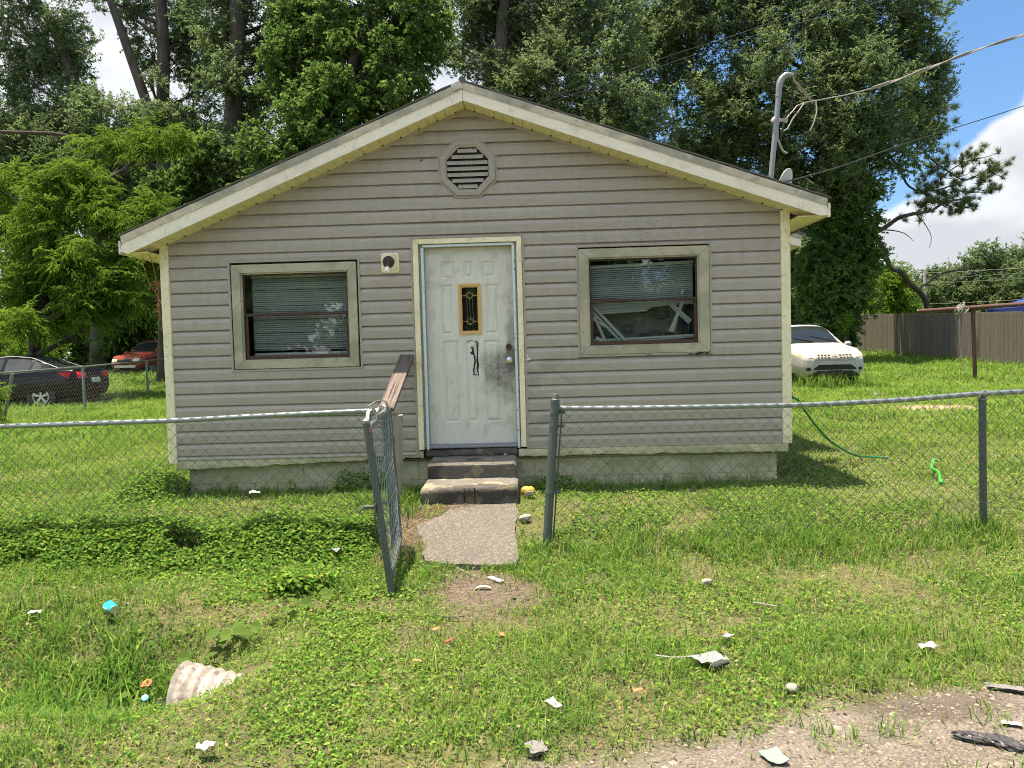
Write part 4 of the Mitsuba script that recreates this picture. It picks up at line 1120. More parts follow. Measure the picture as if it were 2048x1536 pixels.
# ---------------------------------------------------------------- garden hose
hs = thing('garden_hose', 'green garden hose running from the right house corner onto the lawn', 'hose')
hp = smooth_path([(2.66, .12, 1.03), (2.72, .12, 1.02), (2.85, .25, .90), (3.05, .45, .70), (3.25, .6, .52), (3.5, .8, .37), (3.75, 1.0, .27), (3.95, 1.15, .235), (4.1, 1.2, .22)], 40)
put(MB().tube(hp, .0115, 8), 'tube', 'hose_green', hs, smooth=60)
put(MB().tube([(2.63, .12, 1.035), (2.70, .12, 1.03)], .020, 10).tube([(2.665, .12, 1.03), (2.665, .12, 1.075)], .012, 8), 'spigot', 'old_iron', hs)
put(MB().tube([hp[-1], hp[-1] + [.07, .03, -.01]], .016, 8), 'coupling', 'slate', hs)
h2 = thing('hose_piece', 'short bright lime hose end lying on the lawn by the line post', 'hose')
put(MB().tube(smooth_path([(4.42, .60, .26), (4.36, .54, .28), (4.22, .30, .285), (4.08, .04, .27), (4.05, -.12, .27), (4.0, -.25, .25), (3.96, -.34, .21)], 24), .0125, 8), 'tube', 'hose_lime', h2, smooth=60)
put(MB().tube([(3.965, -.335, .215), (3.935, -.40, .195)], .021, 8), 'coupling', 'hose_lime', h2)

# ---------------------------------------------------------------- culvert pipe in the ditch
cv = thing('culvert_pipe', 'white corrugated plastic culvert pipe end poking out of the ditch bank', 'pipe')
n = 110
xs = np.linspace(-1.87, -.9, n); th = np.linspace(0, 2 * math.pi, 49)
rad = .192 + .0085 * np.cos((xs + 1.87) * 2 * math.pi / .058)
P = np.stack([np.stack([np.full(49, x), -3.985 + r * np.cos(th) - .04 * (x + 1.9), -.185 + r * np.sin(th) - .24 * (x + 1.9)], -1) for x, r in zip(xs, rad)])
m = MB().grid(P, flip=True)
Pi = np.stack([np.stack([np.full(49, x), -3.985 + .176 * np.cos(th), -.185 + .176 * np.sin(th) - .24 * (x + 1.9)], -1) for x in (-1.87, -1.2)])
m.grid(Pi); m.grid(np.stack([P[0], Pi[0]]))
put(m, 'corrugated_wall', 'culvert_plastic', cv, smooth=50)
put(MB().tube([(-1.905, -4.17, -.20), (-1.905, -4.155, -.10)], .012, 6), 'chipped_edge', 'stick_grey', cv)

# ---------------------------------------------------------------- litter and small things
def gz(x, y): return float(ground_z(x, y))
can = thing('drink_can', 'dented turquoise drink can lying in the weeds at left', 'can')
ca = np.array([.72, -.62, -.12]); ca /= np.linalg.norm(ca)
cc = np.array([-2.70, -3.16, gz(-2.70, -3.16) + .085])
prof = [(-.058, 0), (-.058, .022), (-.054, .027), (-.046, .033), (.040, .033), (.052, .026), (.056, .0255)]
mm = lathe(cc, ca, prof, 28)
v = np.vstack(mm.v); q = (v - cc)
v = v + (q / (np.linalg.norm(q, axis=1, keepdims=True) + 1e-9)) * (-.012 * sstep(.4, .8, meshkit.noise(q * 30, 4)))[:, None]
put((v, np.vstack(mm.f)), 'wall', 'blue_can', can, smooth=50)
put(lathe(cc, ca, [(.0555, .0262), (.059, .0262), (.059, .0235), (.0555, .0225), (.0555, .012), (.0553, 0)], 28), 'lid', 'can_metal', can, smooth=40)
put(lathe(cc + np.array([0, 0, .010]), ca, [(.0562, .010), (.0566, .0)], 14), 'mouth_hole', 'hole_black', can)
bb = np.cross(ca, [0, 0, 1]); bb /= np.linalg.norm(bb)
put(MB().tube([cc + bb * .0335 - ca * .03 - [0, 0, .002], cc + bb * .034 + ca * .03 + [0, 0, .004]], .006, 5), 'pale_band', 'can_metal', can)

def scrap(name, label, cat, x, y, w, d, bsdf, seed, up=.03, ang=0.0, crumple=.02, group=None, th=.0015, n=14, shape=None):
    rg = np.random.default_rng(seed)
    u, v = np.meshgrid(np.linspace(-1, 1, n), np.linspace(-1, 1, n), indexing='ij')
    if shape == 'round': 
        r = np.maximum(np.abs(u), np.abs(v)) / (np.sqrt(u * u + v * v) + 1e-9); u, v = u * r, v * r
    ca_, sa = math.cos(ang), math.sin(ang)
    e = 1 + .35 * (meshkit.noise(np.stack([u * .8, v * .8, u * 0 + seed], -1), 2) - .5)
    px, py = u * w / 2 * e, v * d / 2 * e
    X_, Y2 = x + ca_ * px - sa * py, y + sa * px + ca_ * py
    q = np.stack([px / max(w, d) * 3, py / max(w, d) * 3, px * 0 + seed * 1.7], -1)
    z = gz(x, y) + up + crumple * 1.1 * (np.abs(meshkit.fbm(q * .7, 2, seed) - .5) * 2)
    P = np.stack([X_, Y2, z], -1)
    m = MB().grid(P, flip=False); m.grid(P - [0, 0, th], flip=True)
    return put(m, name, bsdf, None, smooth=35, label=label, cat=cat, group=group)
scrap('foil_packet', 'silvery flattened foil packet with a dark end in the right grass', 'packet', .86, -4.06, .15, .11, 'foil_grey', 3, .05, .35, .028)
put(MB().obox((.90, -4.11, gz(.9, -4.11) + .040), [[.8, .6, 0], [-.6, .8, 0], [0, 0, 1]], (.055, .02, .012), .006), 'dark_end', 'black_bag', 'foil_packet')
sk = smooth_path([(.60, -4.0, gz(.6, -4) + .05), (.68, -4.03, gz(.68, -4.03) + .05), (.78, -4.05, gz(.78, -4.05) + .055)], 10)
put(MB().tube(sk, .004, 5), 'drinking_straw', 'paper_white', None, label='thin white drinking straw beside the foil packet', cat='straw')
scrap('paper_scrap', 'crumpled white paper far right in the grass beyond the foil packet', 'paper', 1.98, -3.98, .11, .06, 'paper_white', 5, .045, .2, .025)
scrap('paper_scrap', 'small white wrapper standing in the near grass below centre', 'paper', .06, -4.56, .045, .085, 'paper_white', 7, .045, .5, .03)
scrap('paper_scrap', 'small crumpled white paper at the left edge by the can', 'paper', -3.18, -3.16, .075, .06, 'paper_white', 8, .08, .2, .03)
scrap('paper_scrap', 'pale bluish wrapper by the foot of the open gate', 'paper', -1.50, -2.18, .075, .075, 'foil_grey', 9, .10, .9, .035)
scrap('paper_scrap', 'white paper speck under the left fence in the weeds', 'paper', -2.62, -.80, .09, .06, 'paper_white', 10, .16, .4, .03)
scrap('paper_scrap', 'white tissue scrap at the bottom left corner of the verge', 'paper', -1.35, -4.90, .07, .05, 'paper_white', 11, .05, .2, .03)
scrap('paper_scrap', 'tiny white wrapper with dark print just behind the foil packet', 'paper', 1.02, -3.80, .06, .04, 'foil_grey', 12, .06, .8, .015)
scrap('paper_scrap', 'flat white card lying on the bare soil at bottom right', 'card', 1.97, -4.70, .08, .034, 'paper_white', 13, .014, -.3, .004)
scrap('broken_slate', 'grey triangular slate chip in the near grass at bottom centre', 'stone', -.02, -4.90, .075, .09, 'slate', 14, .03, .3, .012, th=.012)
scrap('grey_board', 'thin grey board piece at the right edge of the bare soil', 'board', 2.13, -4.40, .15, .045, 'slate', 15, .02, -.35, .010, th=.008)
scrap('plastic_film', 'pale mint green plastic film on the gravel at bottom edge', 'plastic', .90, -4.96, .085, .10, 'mint_film', 16, .012, .25, .018)
bg = thing('plastic_bag', 'flattened shiny black plastic bag with a cord on the gravel', 'bag')
m = MB()
for (x, y, w, d, sd) in ((1.74, -4.83, .07, .03, 1), (1.83, -4.87, .055, .05, 2)):
    u, v = np.meshgrid(np.linspace(-1, 1, 18), np.linspace(0, 2 * math.pi, 20), indexing='ij')
    rr = np.sqrt(np.maximum(1 - u * u, 0))
    q = np.stack([u * 3, np.cos(v) * 2, np.sin(v) * 2 + sd], -1)
    k = 1 + .9 * (meshkit.fbm(q * 2, 3, sd) - .5)
    m.grid(np.stack([x + u * w * k, y + rr * np.cos(v) * d * k - u * .03, gz(x, y) + .018 + rr * np.sin(v) * .020 * k], -1))
put(m, 'crumpled_film', 'black_bag', bg, smooth=20)
put(MB().tube(smooth_path([(1.9, -4.87, .0), (2.0, -4.88, .004), (2.15, -4.87, .0)], 8), .004, 5), 'cord', 'black_bag', bg)
yb = thing('snack_bag', 'crumpled yellow snack bag beside the lower step', 'bag')
u, v = np.meshgrid(np.linspace(-1, 1, 16), np.linspace(0, 2 * math.pi, 20), indexing='ij')
q = np.stack([u * 3, np.cos(v) * 2, np.sin(v) * 2], -1); k = 1 + .5 * (meshkit.fbm(q * 2, 3, 4) - .5)
rr = (1 - np.abs(u) ** 5)
put(MB().grid(np.stack([-.065 + u * .068 * k, -.60 + rr * np.cos(v) * .04 * k, gz(-.06, -.6) + .075 + rr * np.sin(v) * .045 * k], -1)), 'film', 'yellow_bag', yb, smooth=30)
put(MB().obox((-.05, -.644, gz(-.06, -.6) + .062), [[1, 0, .1], [0, 1, 0], [-.1, 0, 1]], (.045, .004, .018), .003), 'pale_print', 'white_plastic', yb)
def rock(label, x, y, r, flat, seed, bsdf='stone', name='rock', up=0.0):
    m = trimesh.creation.icosphere(3, 1.0); v = np.asarray(m.vertices)
    v = v * (1 + .7 * (meshkit.fbm(v * 1.3 + seed, 3, seed) - .5))[:, None] * [r, r * .8, r * flat]
    put((v + [x, y, gz(x, y) + r * flat * .4 + up], m.faces), name, bsdf, smooth=30, label=label, cat='stone')
rock('pale flat stone by the right edge of the concrete path', -.085, -1.34, .055, .5, 3, up=.03)
rock('pale stone lying on the bare patch by the far right lawn', 7.9, 9.8, .13, .5, 4)
rock('small pale stone in the grass right of the gate gap', 1.12, -2.86, .035, .6, 5, up=.03)
rock('small white pebble on the upper step by the door', -.29, -.05, .017, 1.1, 6, up=.355)
rock('pale stone at the top edge of the bare soil at bottom right', 1.18, -4.34, .035, .6, 8, up=.01)
put(MB().obox((-.285, -2.62, gz(-.285, -2.62) + .012), [[.62, -.78, 0], [.78, .62, 0], [0, 0, 1]], (.075, .022, .006), .003), 'plaster_strip', 'paper_white', None, label='broken white strip lying on the bare earth before the path', cat='strip')
sh = thing('shell_piece', 'curved pale shell like chip on the bare earth before the path', 'chip')
t = np.linspace(0, math.pi, 12)
put(MB().grid(np.stack([np.stack([-.36 + .055 * np.cos(t), -2.80 + w * np.ones(12), gz(-.36, -2.8) + .004 + .022 * np.sin(t)], -1) for w in (-.02, 0, .02)])), 'curved_piece', 'white_plastic', sh, smooth=60)
def stick(label, P, r, bsdf='stick_grey', name='stick'):
    P = [(x, y, gz(x, y) + h) for x, y, h in P]
    put(MB().tube(smooth_path(P, 10), r, 5), name, bsdf, None, label=label, cat=name.replace('_', ' '))
stick('thin pale stick pointing at the white strip before the path', [(-.60, -2.33, .02), (-.50, -2.45, .015), (-.42, -2.58, .02)], .004, 'cable_pale')
stick('dark rotten twig in the grass below the bare earth', [(-.60, -3.36, .035), (-.53, -3.38, .03), (-.44, -3.39, .035)], .006)
stick('red plastic sliver in the near grass below centre', [(-.505, -3.80, .04), (-.46, -3.74, .04)], .007, 'red_scrap', 'plastic_sliver')
stick('curved tan twig on the earth right of the gate foot', [(-.86, -2.26, .03), (-.75, -2.40, .02), (-.62, -2.56, .02)], .003, 'cable_pale')
stick('short tan twig in the grass mid right', [(1.30, -3.30, .05), (1.42, -3.36, .05)], .005, 'cable_pale')
cpz = (-2.10, -3.93)
put(lathe((cpz[0], cpz[1], gz(*cpz) + .10), (.2, -.5, .8), [(0, .0), (0, .019), (.016, .018), (.018, .0)], 16), 'bottle_cap', 'bottle_blue', None, label='blue bottle cap in the ditch left of the culvert pipe', cat='bottle cap')
scrap('paper_scrap', 'reddish brown torn wrapper in the ditch by the blue cap', 'paper', -2.16, -3.80, .05, .07, 'dry_leaf', 21, .12, .3, .03)
LF = [(.45, -4.42, 'orange brown fallen leaf in the grass just above the drive edge at centre'), (1.02, -3.72, 'small brown fallen leaf behind the foil packet'), (-.58, -3.62, 'brown fallen leaf left of the red plastic sliver'),
      (-.20, -3.72, 'small brown fallen leaf right of the red plastic sliver'), (-.62, -4.05, 'brown fallen leaf below and left of the red plastic sliver')]
for i, (x, y, lab) in enumerate(LF):
    scrap('dead_leaf', lab, 'leaf', x, y, .05, .028, 'dry_leaf', 30 + i, .045, rng.uniform(0, 3), .012)
# ---------------------------------------------------------------- cars
from scipy.interpolate import PchipInterpolator
class Car:
    """body lofted from sections along its length; x forward, y to its left, z up, origin on the ground under the nose"""
    def __init__(s, name, label, st, paint, glass, ws_range, rg_range, side_range, pos, heading, group=None):
        s.k = thing(name, label, 'car', group)
        c, sn = math.cos(heading), math.sin(heading)
        s.R = np.array([[c, -sn, 0], [sn, c, 0], [0, 0, 1.0]]); s.pos = np.array(pos, float)
        st = np.array(st, float)               # columns: distance from nose, zb, zs, zt, wb, ws, wt
        X = np.unique(np.concatenate([np.linspace(st[0, 0], st[-1, 0], 90), st[:, 0]]))
        f = [PchipInterpolator(st[:, 0], st[:, i])(X) for i in range(1, 7)]
        zb, zs, zt, wb, ws, wt = f
        def col(w, z): return np.stack([-X, w, z], -1)
        half = [col(wb * .6, zb), col(wb, zb + .03), col(ws * 1.0 + .012, zb + .35 * (zs - zb)), col(ws + .02, zb + .62 * (zs - zb)), col(ws + .004, zs - .04), col(ws - .012, zs),
                col(ws * .15 + wt * .85, zs + .80 * (zt - zs)), col(wt * .93, zt - .16 * np.minimum(zt - zs, .25)), col(wt * .70, zt - .035 * np.minimum(zt - zs, .5)), col(wt * .35, zt - .006), col(wt * 0, zt)]
        half = np.array(half)
        mir = half[::-1] * [1, -1, 1]
        S = np.concatenate([half, mir[1:]])                       # left sill, over the roof, right sill
        s.S = np.transpose(S, (1, 0, 2))
        n, k = s.S.shape[:2]
        V = s.S.reshape(-1, 3)
        body, front, rear, side = [], [], [], []
        for i in range(n - 1):
            xm = (X[i] + X[i + 1]) / 2
            for j in range(k - 1):
                q = [i * k + j, (i + 1) * k + j, (i + 1) * k + j + 1, i * k + j + 1]
                jj = min(j, k - 2 - j)
                if jj >= 7 and ws_range[0] < xm < ws_range[1]: front.append(q)
                elif jj >= 7 and rg_range[0] < xm < rg_range[1]: rear.append(q)
                elif jj == 5 and side_range[0] < xm < side_range[1] and not any(abs(xm - p) < .045 for p in side_range[2:]): side.append(q)
                else: body.append(q)
        s.raw = trimesh.Trimesh(V, np.vstack([np.array(body)[:, [0, 1, 2]], np.array(body)[:, [0, 2, 3]]] + [a for Q in (front, rear, side) if Q for a in (np.array(Q)[:, [0, 1, 2]], np.array(Q)[:, [0, 2, 3]])] + [np.array([[o, o + j, o + j + 1] for j in range(1, k - 1)]) for o in (0, (n - 1) * k)]), process=False)
        for Q, nm, b in ((body, 'body', paint), (front, 'windscreen', glass), (rear, 'rear_window', 'car_glass'), (side, 'side_windows', 'car_glass')):
            if not Q: continue
            if nm == 'side_windows':
                for sg in (1, -1):
                    QQ = [q for q in Q if V[q[0]][1] * sg > 0]
                    if QQ: s.part(MB().add(V, QQ), 'side_window', b, True)
            else: s.part(MB().add(V, Q), nm, b, True)
        for i in (0, -1):
            ends = MB(); e = s.S[i]; ends.add(np.vstack([e, e.mean(0)[None]]), [[len(e), a, a + 1] for a in range(len(e) - 1)])
            s.part(ends, ('nose_panel', 'tail_panel')[i], paint)
        s.part(MB().box((-(X[-1] - .3), -.68, .16), (-.45, .68, .42)), 'underbody', 'car_trim')
    def part(s, m, name, bsdf, smooth=False, **kw):
        v = np.vstack(m.v) @ s.R.T + s.pos
        return put((v, np.vstack(m.f)), name, bsdf, s.k, smooth=smooth, **kw)
    def nose(s, y, z, rear=False):
        """x of the outer skin at the given width and height, from the front (or the back)"""
        y, z = np.broadcast_arrays(np.asarray(y, float), np.asarray(z, float))
        sgn = 1 if rear else -1
        o = np.stack([np.full(y.size, -sgn * 9.0), y.ravel(), z.ravel()], -1)
        d = np.tile([sgn * 1.0, 0, 0], (y.size, 1))
        loc, ri, _ = s.raw.ray.intersects_location(o, d, multiple_hits=False)
        x = np.full(y.size, np.nan); x[ri] = loc[:, 0]
        if np.isnan(x).any(): x[np.isnan(x)] = np.nanmean(x) if not np.isnan(x).all() else -.1
        return x.reshape(y.shape)
    def patch(s, ys, zlo, zhi, name, bsdf, out=.008, rear=False, nz=6, depth=.02, **kw):
        """a panel hugging the nose: ys list, zlo and zhi per y"""
        ys = np.asarray(ys, float); t = np.linspace(0, 1, nz)
        Y = np.repeat(ys[:, None], nz, 1); Z = np.asarray(zlo)[:, None] * (1 - t) + np.asarray(zhi)[:, None] * t
        sg = -1 if rear else 1
        Xn = s.nose(Y, Z, rear) + sg * out
        P = np.stack([Xn, Y, Z], -1)
        m = MB().grid(P)
        B = P - [sg * depth, 0, 0]
        for a, b in ((P[0], B[0]), (P[-1], B[-1]), (P[:, 0], B[:, 0]), (P[:, -1], B[:, -1])): m.grid(np.stack([a, b]))
        return s.part(m, name, bsdf, 40, **kw)
    def wheel(s, x, y, r, w, spokes=5):
        sg = 1 if y > 0 else -1
        put_ = lambda m, n, b, sm=False, par=None: put((np.vstack(m.v) @ s.R.T + s.pos, np.vstack(m.f)), n, b, par or s.k, smooth=sm)
        s.part(lathe((-x, y - sg * .04, r + .02), (0, sg, 0), [(-.14, r + .055), (.052, r + .06), (.054, r * .9)], 28), 'wheel_arch', 'car_trim', 40)
        wk = put_(lathe((-x, y, r), (0, sg, 0), [(-w, r * .6), (-w, r * .94), (-w * .8, r), (-.02, r), (.012, r * .95), (.020, r * .74), (.012, r * .68), (-.05, r * .66), (-.05, 0)], 32), 'wheel', 'tyre', 40)
        put_(lathe((-x, y, r), (0, sg, 0), [(.006, r * .69), (.016, r * .68), (.016, r * .62), (-.01, r * .60)], 32), 'rim', 'alloy', 40, wk)
        m = lathe((-x, y, r), (0, sg, 0), [(-.01, r * .16), (.012, r * .14), (.014, 0)], 16)
        for i in range(spokes):
            for dd in (-.13, .13):
                a = 2 * math.pi * i / spokes + .3 + dd
                e = np.array([math.cos(a), 0, math.sin(a)])
                m.obox(np.array([-x, y + sg * .004, r]) + e * r * .38, [e, [0, 1, 0], np.cross(e, [0, 1, 0])], (r * .27, .010, r * .048), .004)
        put_(m, 'spokes', 'alloy', 30, wk)

# dark sedan behind the side fence, nose to the left
sedan = [(0, .30, .50, .54, .40, .52, .46), (.10, .22, .60, .66, .60, .70, .60), (.45, .19, .72, .80, .74, .84, .72), (1.15, .19, .84, .93, .78, .89, .78), (1.35, .19, .87, 1.00, .78, .89, .74),
         (2.05, .19, .92, 1.40, .78, .89, .60), (2.55, .19, .94, 1.455, .78, .89, .57), (3.10, .19, .97, 1.42, .78, .89, .56), (3.60, .20, 1.0, 1.24, .78, .88, .58), (3.98, .22, 1.02, 1.09, .76, .87, .66),
         (4.42, .28, 1.0, 1.06, .72, .80, .66), (4.56, .36, .86, .90, .62, .72, .58), (4.60, .42, .70, .74, .55, .64, .50)]
bc = Car('parked_car', 'black sedan behind the left side fence with a red tail light', sedan, 'car_black', 'car_glass', (1.38, 2.08), (3.15, 3.95), (1.55, 3.62, 2.55, 3.28), (-16.72, 13.22, .36), math.pi)
for x in (.88, 3.58):
    for y in (.86, -.86): bc.wheel(x, y, .325, .20)
for sg in (1, -1):
    ys = sg * np.linspace(.42, .755, 7)
    bc.patch(ys, np.linspace(.80, .78, 7), np.linspace(.95, .97, 7), 'tail_light', 'tail_red', .012, True)
    bc.part(MB().grid(np.array([[(-4.46, sg * .795, .80), (-4.46, sg * .79, .96)], [(-4.25, sg * .862, .84), (-4.25, sg * .860, .965)], [(-4.08, sg * .890, .93), (-4.08, sg * .888, .955)]])), 'tail_light', 'tail_red')
bc.patch(np.linspace(-.20, .20, 4), [.66] * 4, [.80] * 4, 'number_plate', 'plate_white', .012, True)
for hx in (-2.42, -3.35): bc.part(MB().box((hx, .885, .87), (hx + .17, .91, .90), .005), 'door_handle', 'car_black')
m = MB(); t = np.linspace(1.35, 3.95, 24)
for sg in (1, -1):
    P = np.array([bc.S[np.argmin(np.abs(-bc.S[:, 0, 0] - tt)), 7 if sg > 0 else 13] for tt in t])
    m.tube(P, .014, 5)
bc.part(m, 'window_trim', 'chrome', 40)

# red compact utility vehicle under the trees, nose toward the yard
suv2 = [(0, .34, .62, .70, .48, .58, .52), (.10, .28, .72, .86, .64, .76, .66), (.40, .26, .82, .96, .72, .84, .74), (1.05, .26, .92, 1.03, .76, .86, .76), (1.22, .26, .94, 1.10, .76, .86, .72),
        (1.85, .26, .98, 1.58, .76, .86, .60), (2.2, .26, 1.0, 1.64, .76, .86, .58), (3.6, .28, 1.0, 1.64, .76, .86, .58), (4.1, .32, 1.0, 1.55, .74, .84, .58), (4.30, .40, .95, 1.1, .66, .78, .60), (4.34, .45, .8, .85, .6, .7, .55)]
z0 = float(ground_z(-18.5, 27.3)) - .02
rc_ = Car('parked_car', 'red utility vehicle parked under the trees behind the side fence', suv2, 'car_red', 'car_glass', (1.24, 1.87), (3.95, 4.28), (1.5, 4.05, 2.35, 3.3), (-18.75, 27.2, z0), -math.pi / 2 - .16)
for x in (.78, 3.40):
    for y in (.83, -.83): rc_.wheel(x, y, .34, .20)
for sg in (1, -1):
    rc_.patch(sg * np.linspace(.40, .70, 6), np.linspace(.62, .64, 6), np.linspace(.76, .78, 6), 'headlight', 'head_lamp', .010)
    rc_.part(MB().obox((-1.42, sg * .95, 1.06), np.eye(3), (.06, .10, .07), .03), 'wing_mirror', 'car_red')
rc_.patch(np.linspace(-.36, .36, 8), [.60] * 8, [.74] * 8, 'grille', 'car_trim', .006)
rc_.patch(np.linspace(-.55, .55, 8), [.36] * 8, [.47] * 8, 'bumper_bar', 'plate_white', .012)
rc_.part(MB().tube([(-2.0, .55, 1.66), (-2.1, .55, 1.70), (-3.7, .55, 1.70), (-3.8, .55, 1.66)], .015, 6).tube([(-2.0, -.55, 1.66), (-2.1, -.55, 1.70), (-3.7, -.55, 1.70), (-3.8, -.55, 1.66)], .015, 6), 'roof_rail', 'car_trim')

# white utility vehicle on the lawn behind the right corner of the house
suv = [(0, .30, .66, .74, .46, .56, .50), (.05, .24, .70, .82, .60, .70, .58), (.18, .21, .76, .92, .72, .82, .66), (.45, .20, .86, 1.00, .80, .905, .76), (.85, .20, .93, 1.055, .82, .93, .80), (1.20, .20, .98, 1.10, .82, .935, .80),
       (1.32, .20, 1.0, 1.14, .82, .935, .78), (1.75, .20, 1.02, 1.43, .82, .935, .68), (2.15, .20, 1.04, 1.64, .82, .935, .62), (2.6, .20, 1.05, 1.69, .82, .935, .61), (3.5, .22, 1.07, 1.66, .82, .93, .60), (4.2, .28, 1.10, 1.50, .80, .90, .58), (4.62, .36, 1.1, 1.18, .74, .84, .62), (4.76, .45, .9, .95, .66, .76, .56)]
wz = float(ground_z(8.0, 12.6)) + .03
wc = Car('parked_car', 'white utility vehicle on the lawn behind the right house corner', suv, 'car_white', 'car_glass', (1.33, 2.17), (4.25, 4.6), (1.7, 4.15, 2.75, 3.65), (7.97, 12.50, wz), -math.pi / 2 + .03)
for x in (.96, 3.78):
    for y in (.87, -.87): wc.wheel(x, y, .36, .22)
# grille: bright plate with two rows of dark slots on either side of a round badge
yy = np.linspace(-.50, .50, 22)
wc.patch(yy, .700 + .12 * (np.abs(yy) / .5) ** 2 * .35, .865 - .02 * (np.abs(yy) / .5) ** 2, 'grille', 'white_plastic', .012)
gk = wc.k + '__grille'
sl = MB()
for r in (0, 1):
    for sg in (1, -1):
        for i in range(4):
            yc = sg * (.150 + .088 * i + (.010 if r else 0))
            zc = (.812, .748)[r] + .010 * (abs(yc) / .5) ** 2
            hw = .030 - .004 * (i == 3)
            ys = np.linspace(yc - hw, yc + hw, 4)
            t = np.linspace(0, 1, 3)
            Yq = np.repeat(ys[:, None], 3, 1) + sg * (.5 - t) * .014; Zq = zc + (t - .5) * .034 + 0 * Yq
            P = np.stack([wc.nose(Yq, Zq) + .016, Yq, Zq], -1)
            mm = MB().grid(P); 
            put((np.vstack(mm.v) @ wc.R.T + wc.pos, np.vstack(mm.f)), 'grille_slot', 'gap_black', gk)
t = np.linspace(0, 2 * math.pi, 25)
nx = float(wc.nose(0, .785))
for sg in (1,):
    mm = MB().tube(np.stack([np.full(25, nx + .022), .052 * np.cos(t), .785 + .052 * np.sin(t)], -1), .007, 6).obox((nx + .024, 0, .785), np.eye(3), (.005, .070, .010), .003)
    put((np.vstack(mm.v) @ wc.R.T + wc.pos, np.vstack(mm.f)), 'badge', 'chrome', gk, smooth=50)
for sg in (1, -1):
    ys = sg * np.linspace(.50, .865, 12); f = np.linspace(0, 1, 12)
    wc.patch(ys, .735 + .055 * f, .86 + .035 * f - .05 * f ** 3, 'headlight', 'head_lamp', .010)
    ys = sg * np.linspace(.80, .865, 4)
    wc.patch(ys, [.775, .782, .79, .80], [.83, .84, .845, .84], 'turn_signal', 'amber', .016)
    th = np.linspace(0, 2 * math.pi, 17)
    cyy = sg * .685
    ys, zs = cyy + .058 * np.cos(th), .452 + .045 * np.sin(th)
    P = np.stack([np.stack([wc.nose(cyy + r * (ys - cyy), .452 + r * (zs - .452)) + .012, cyy + r * (ys - cyy), .452 + r * (zs - .452)], -1) for r in (0, .5, 1)])
    wc.part(MB().grid(P), 'fog_lamp', 'gap_black')
    wc.part(MB().obox((-1.62, sg * 1.055, 1.10), np.eye(3), (.075, .095, .075), .05).tube([(-1.60, sg * .90, 1.05), (-1.60, sg * 1.0, 1.08)], .03, 8), 'wing_mirror', 'car_white', 60)
ys = np.linspace(-.56, .56, 16); e = np.clip((np.abs(ys) - .42) / .14, 0, 1)
wc.patch(ys, .43 + .0 * e, .565 - .10 * e, 'lower_intake', 'gap_black', .008)
ys = np.linspace(-.70, .70, 18); e = np.clip((np.abs(ys) - .46) / .24, 0, 1)
wc.patch(ys, np.full(18, .245), .405 - .13 * e, 'skid_panel', 'car_trim', .010)
ys = np.linspace(-.54, .54, 10)
wc.patch(ys, np.full(10, .418), np.full(10, .432), 'intake_lip', 'mast_steel', .016)
ys = np.linspace(-.84, .84, 24)
wc.patch(ys, np.full(24, .672), np.full(24, .680), 'bumper_seam', 'slate', .004)
def on_glass(x, y, o):
    i = np.argmin(np.abs(-wc.S[:, 0, 0] - x)); row = wc.S[i]
    o_ = np.argsort(row[5:16, 1]); z = np.interp(y, row[5:16, 1][o_], row[5:16, 2][o_])
    return (-x, y, z + o)
for (xa, ya, xb, yb_) in ((1.40, .62, 1.62, -.02), (1.40, -.02, 1.55, -.52)):
    P = [on_glass(xa + (xb - xa) * f, ya + (yb_ - ya) * f, .03) for f in np.linspace(0, 1, 10)]
    wc.part(MB().tube(P, np.linspace(.018, .010, 10), 6), 'wiper', 'car_trim', 40)
ro = wc.S[np.argmin(np.abs(-wc.S[:, 0, 0] - 2.3))]
for sg in (1, -1):
    wc.part(MB().tube([(-2.35, sg * .56, 1.66), (-2.45, sg * .56, 1.71), (-3.9, sg * .56, 1.68), (-4.0, sg * .56, 1.60)], .016, 6), 'roof_rail', 'car_trim', 40)
# ---------------------------------------------------------------- trees
def leaves(base, direc, nrm, length, width, fold=.25, r=None):
    """folded rhombic leaves, two triangles each -> vertices, faces, uv"""
    n = len(base)
    d = direc / (np.linalg.norm(direc, axis=1, keepdims=True) + 1e-9)
    s = np.cross(d, nrm); s /= np.linalg.norm(s, axis=1, keepdims=True) + 1e-9
    u = np.cross(s, d)
    L = np.broadcast_to(length, n)[:, None]; W = np.broadcast_to(width, n)[:, None]
    a = base; t = base + d * L - u * L * .12
    l = base + d * L * .45 - s * W / 2 + u * W * fold; q = base + d * L * .45 + s * W / 2 + u * W * fold
    v = np.stack([a, q, t, l], 1).reshape(-1, 3)
    k = np.arange(n)[:, None] * 4
    f = np.concatenate([k + [0, 1, 2], k + [0, 2, 3]], 0)
    r = rng.random(n) if r is None else r
    uv = np.stack([np.repeat(r, 4), np.tile([0, .5, 1, .5], n)], -1)
    return v, f, uv
def rand_dir(n, up=0.0):
    d = rng.normal(size=(n, 3)); d[:, 2] += up
    return d / np.linalg.norm(d, axis=1, keepdims=True)

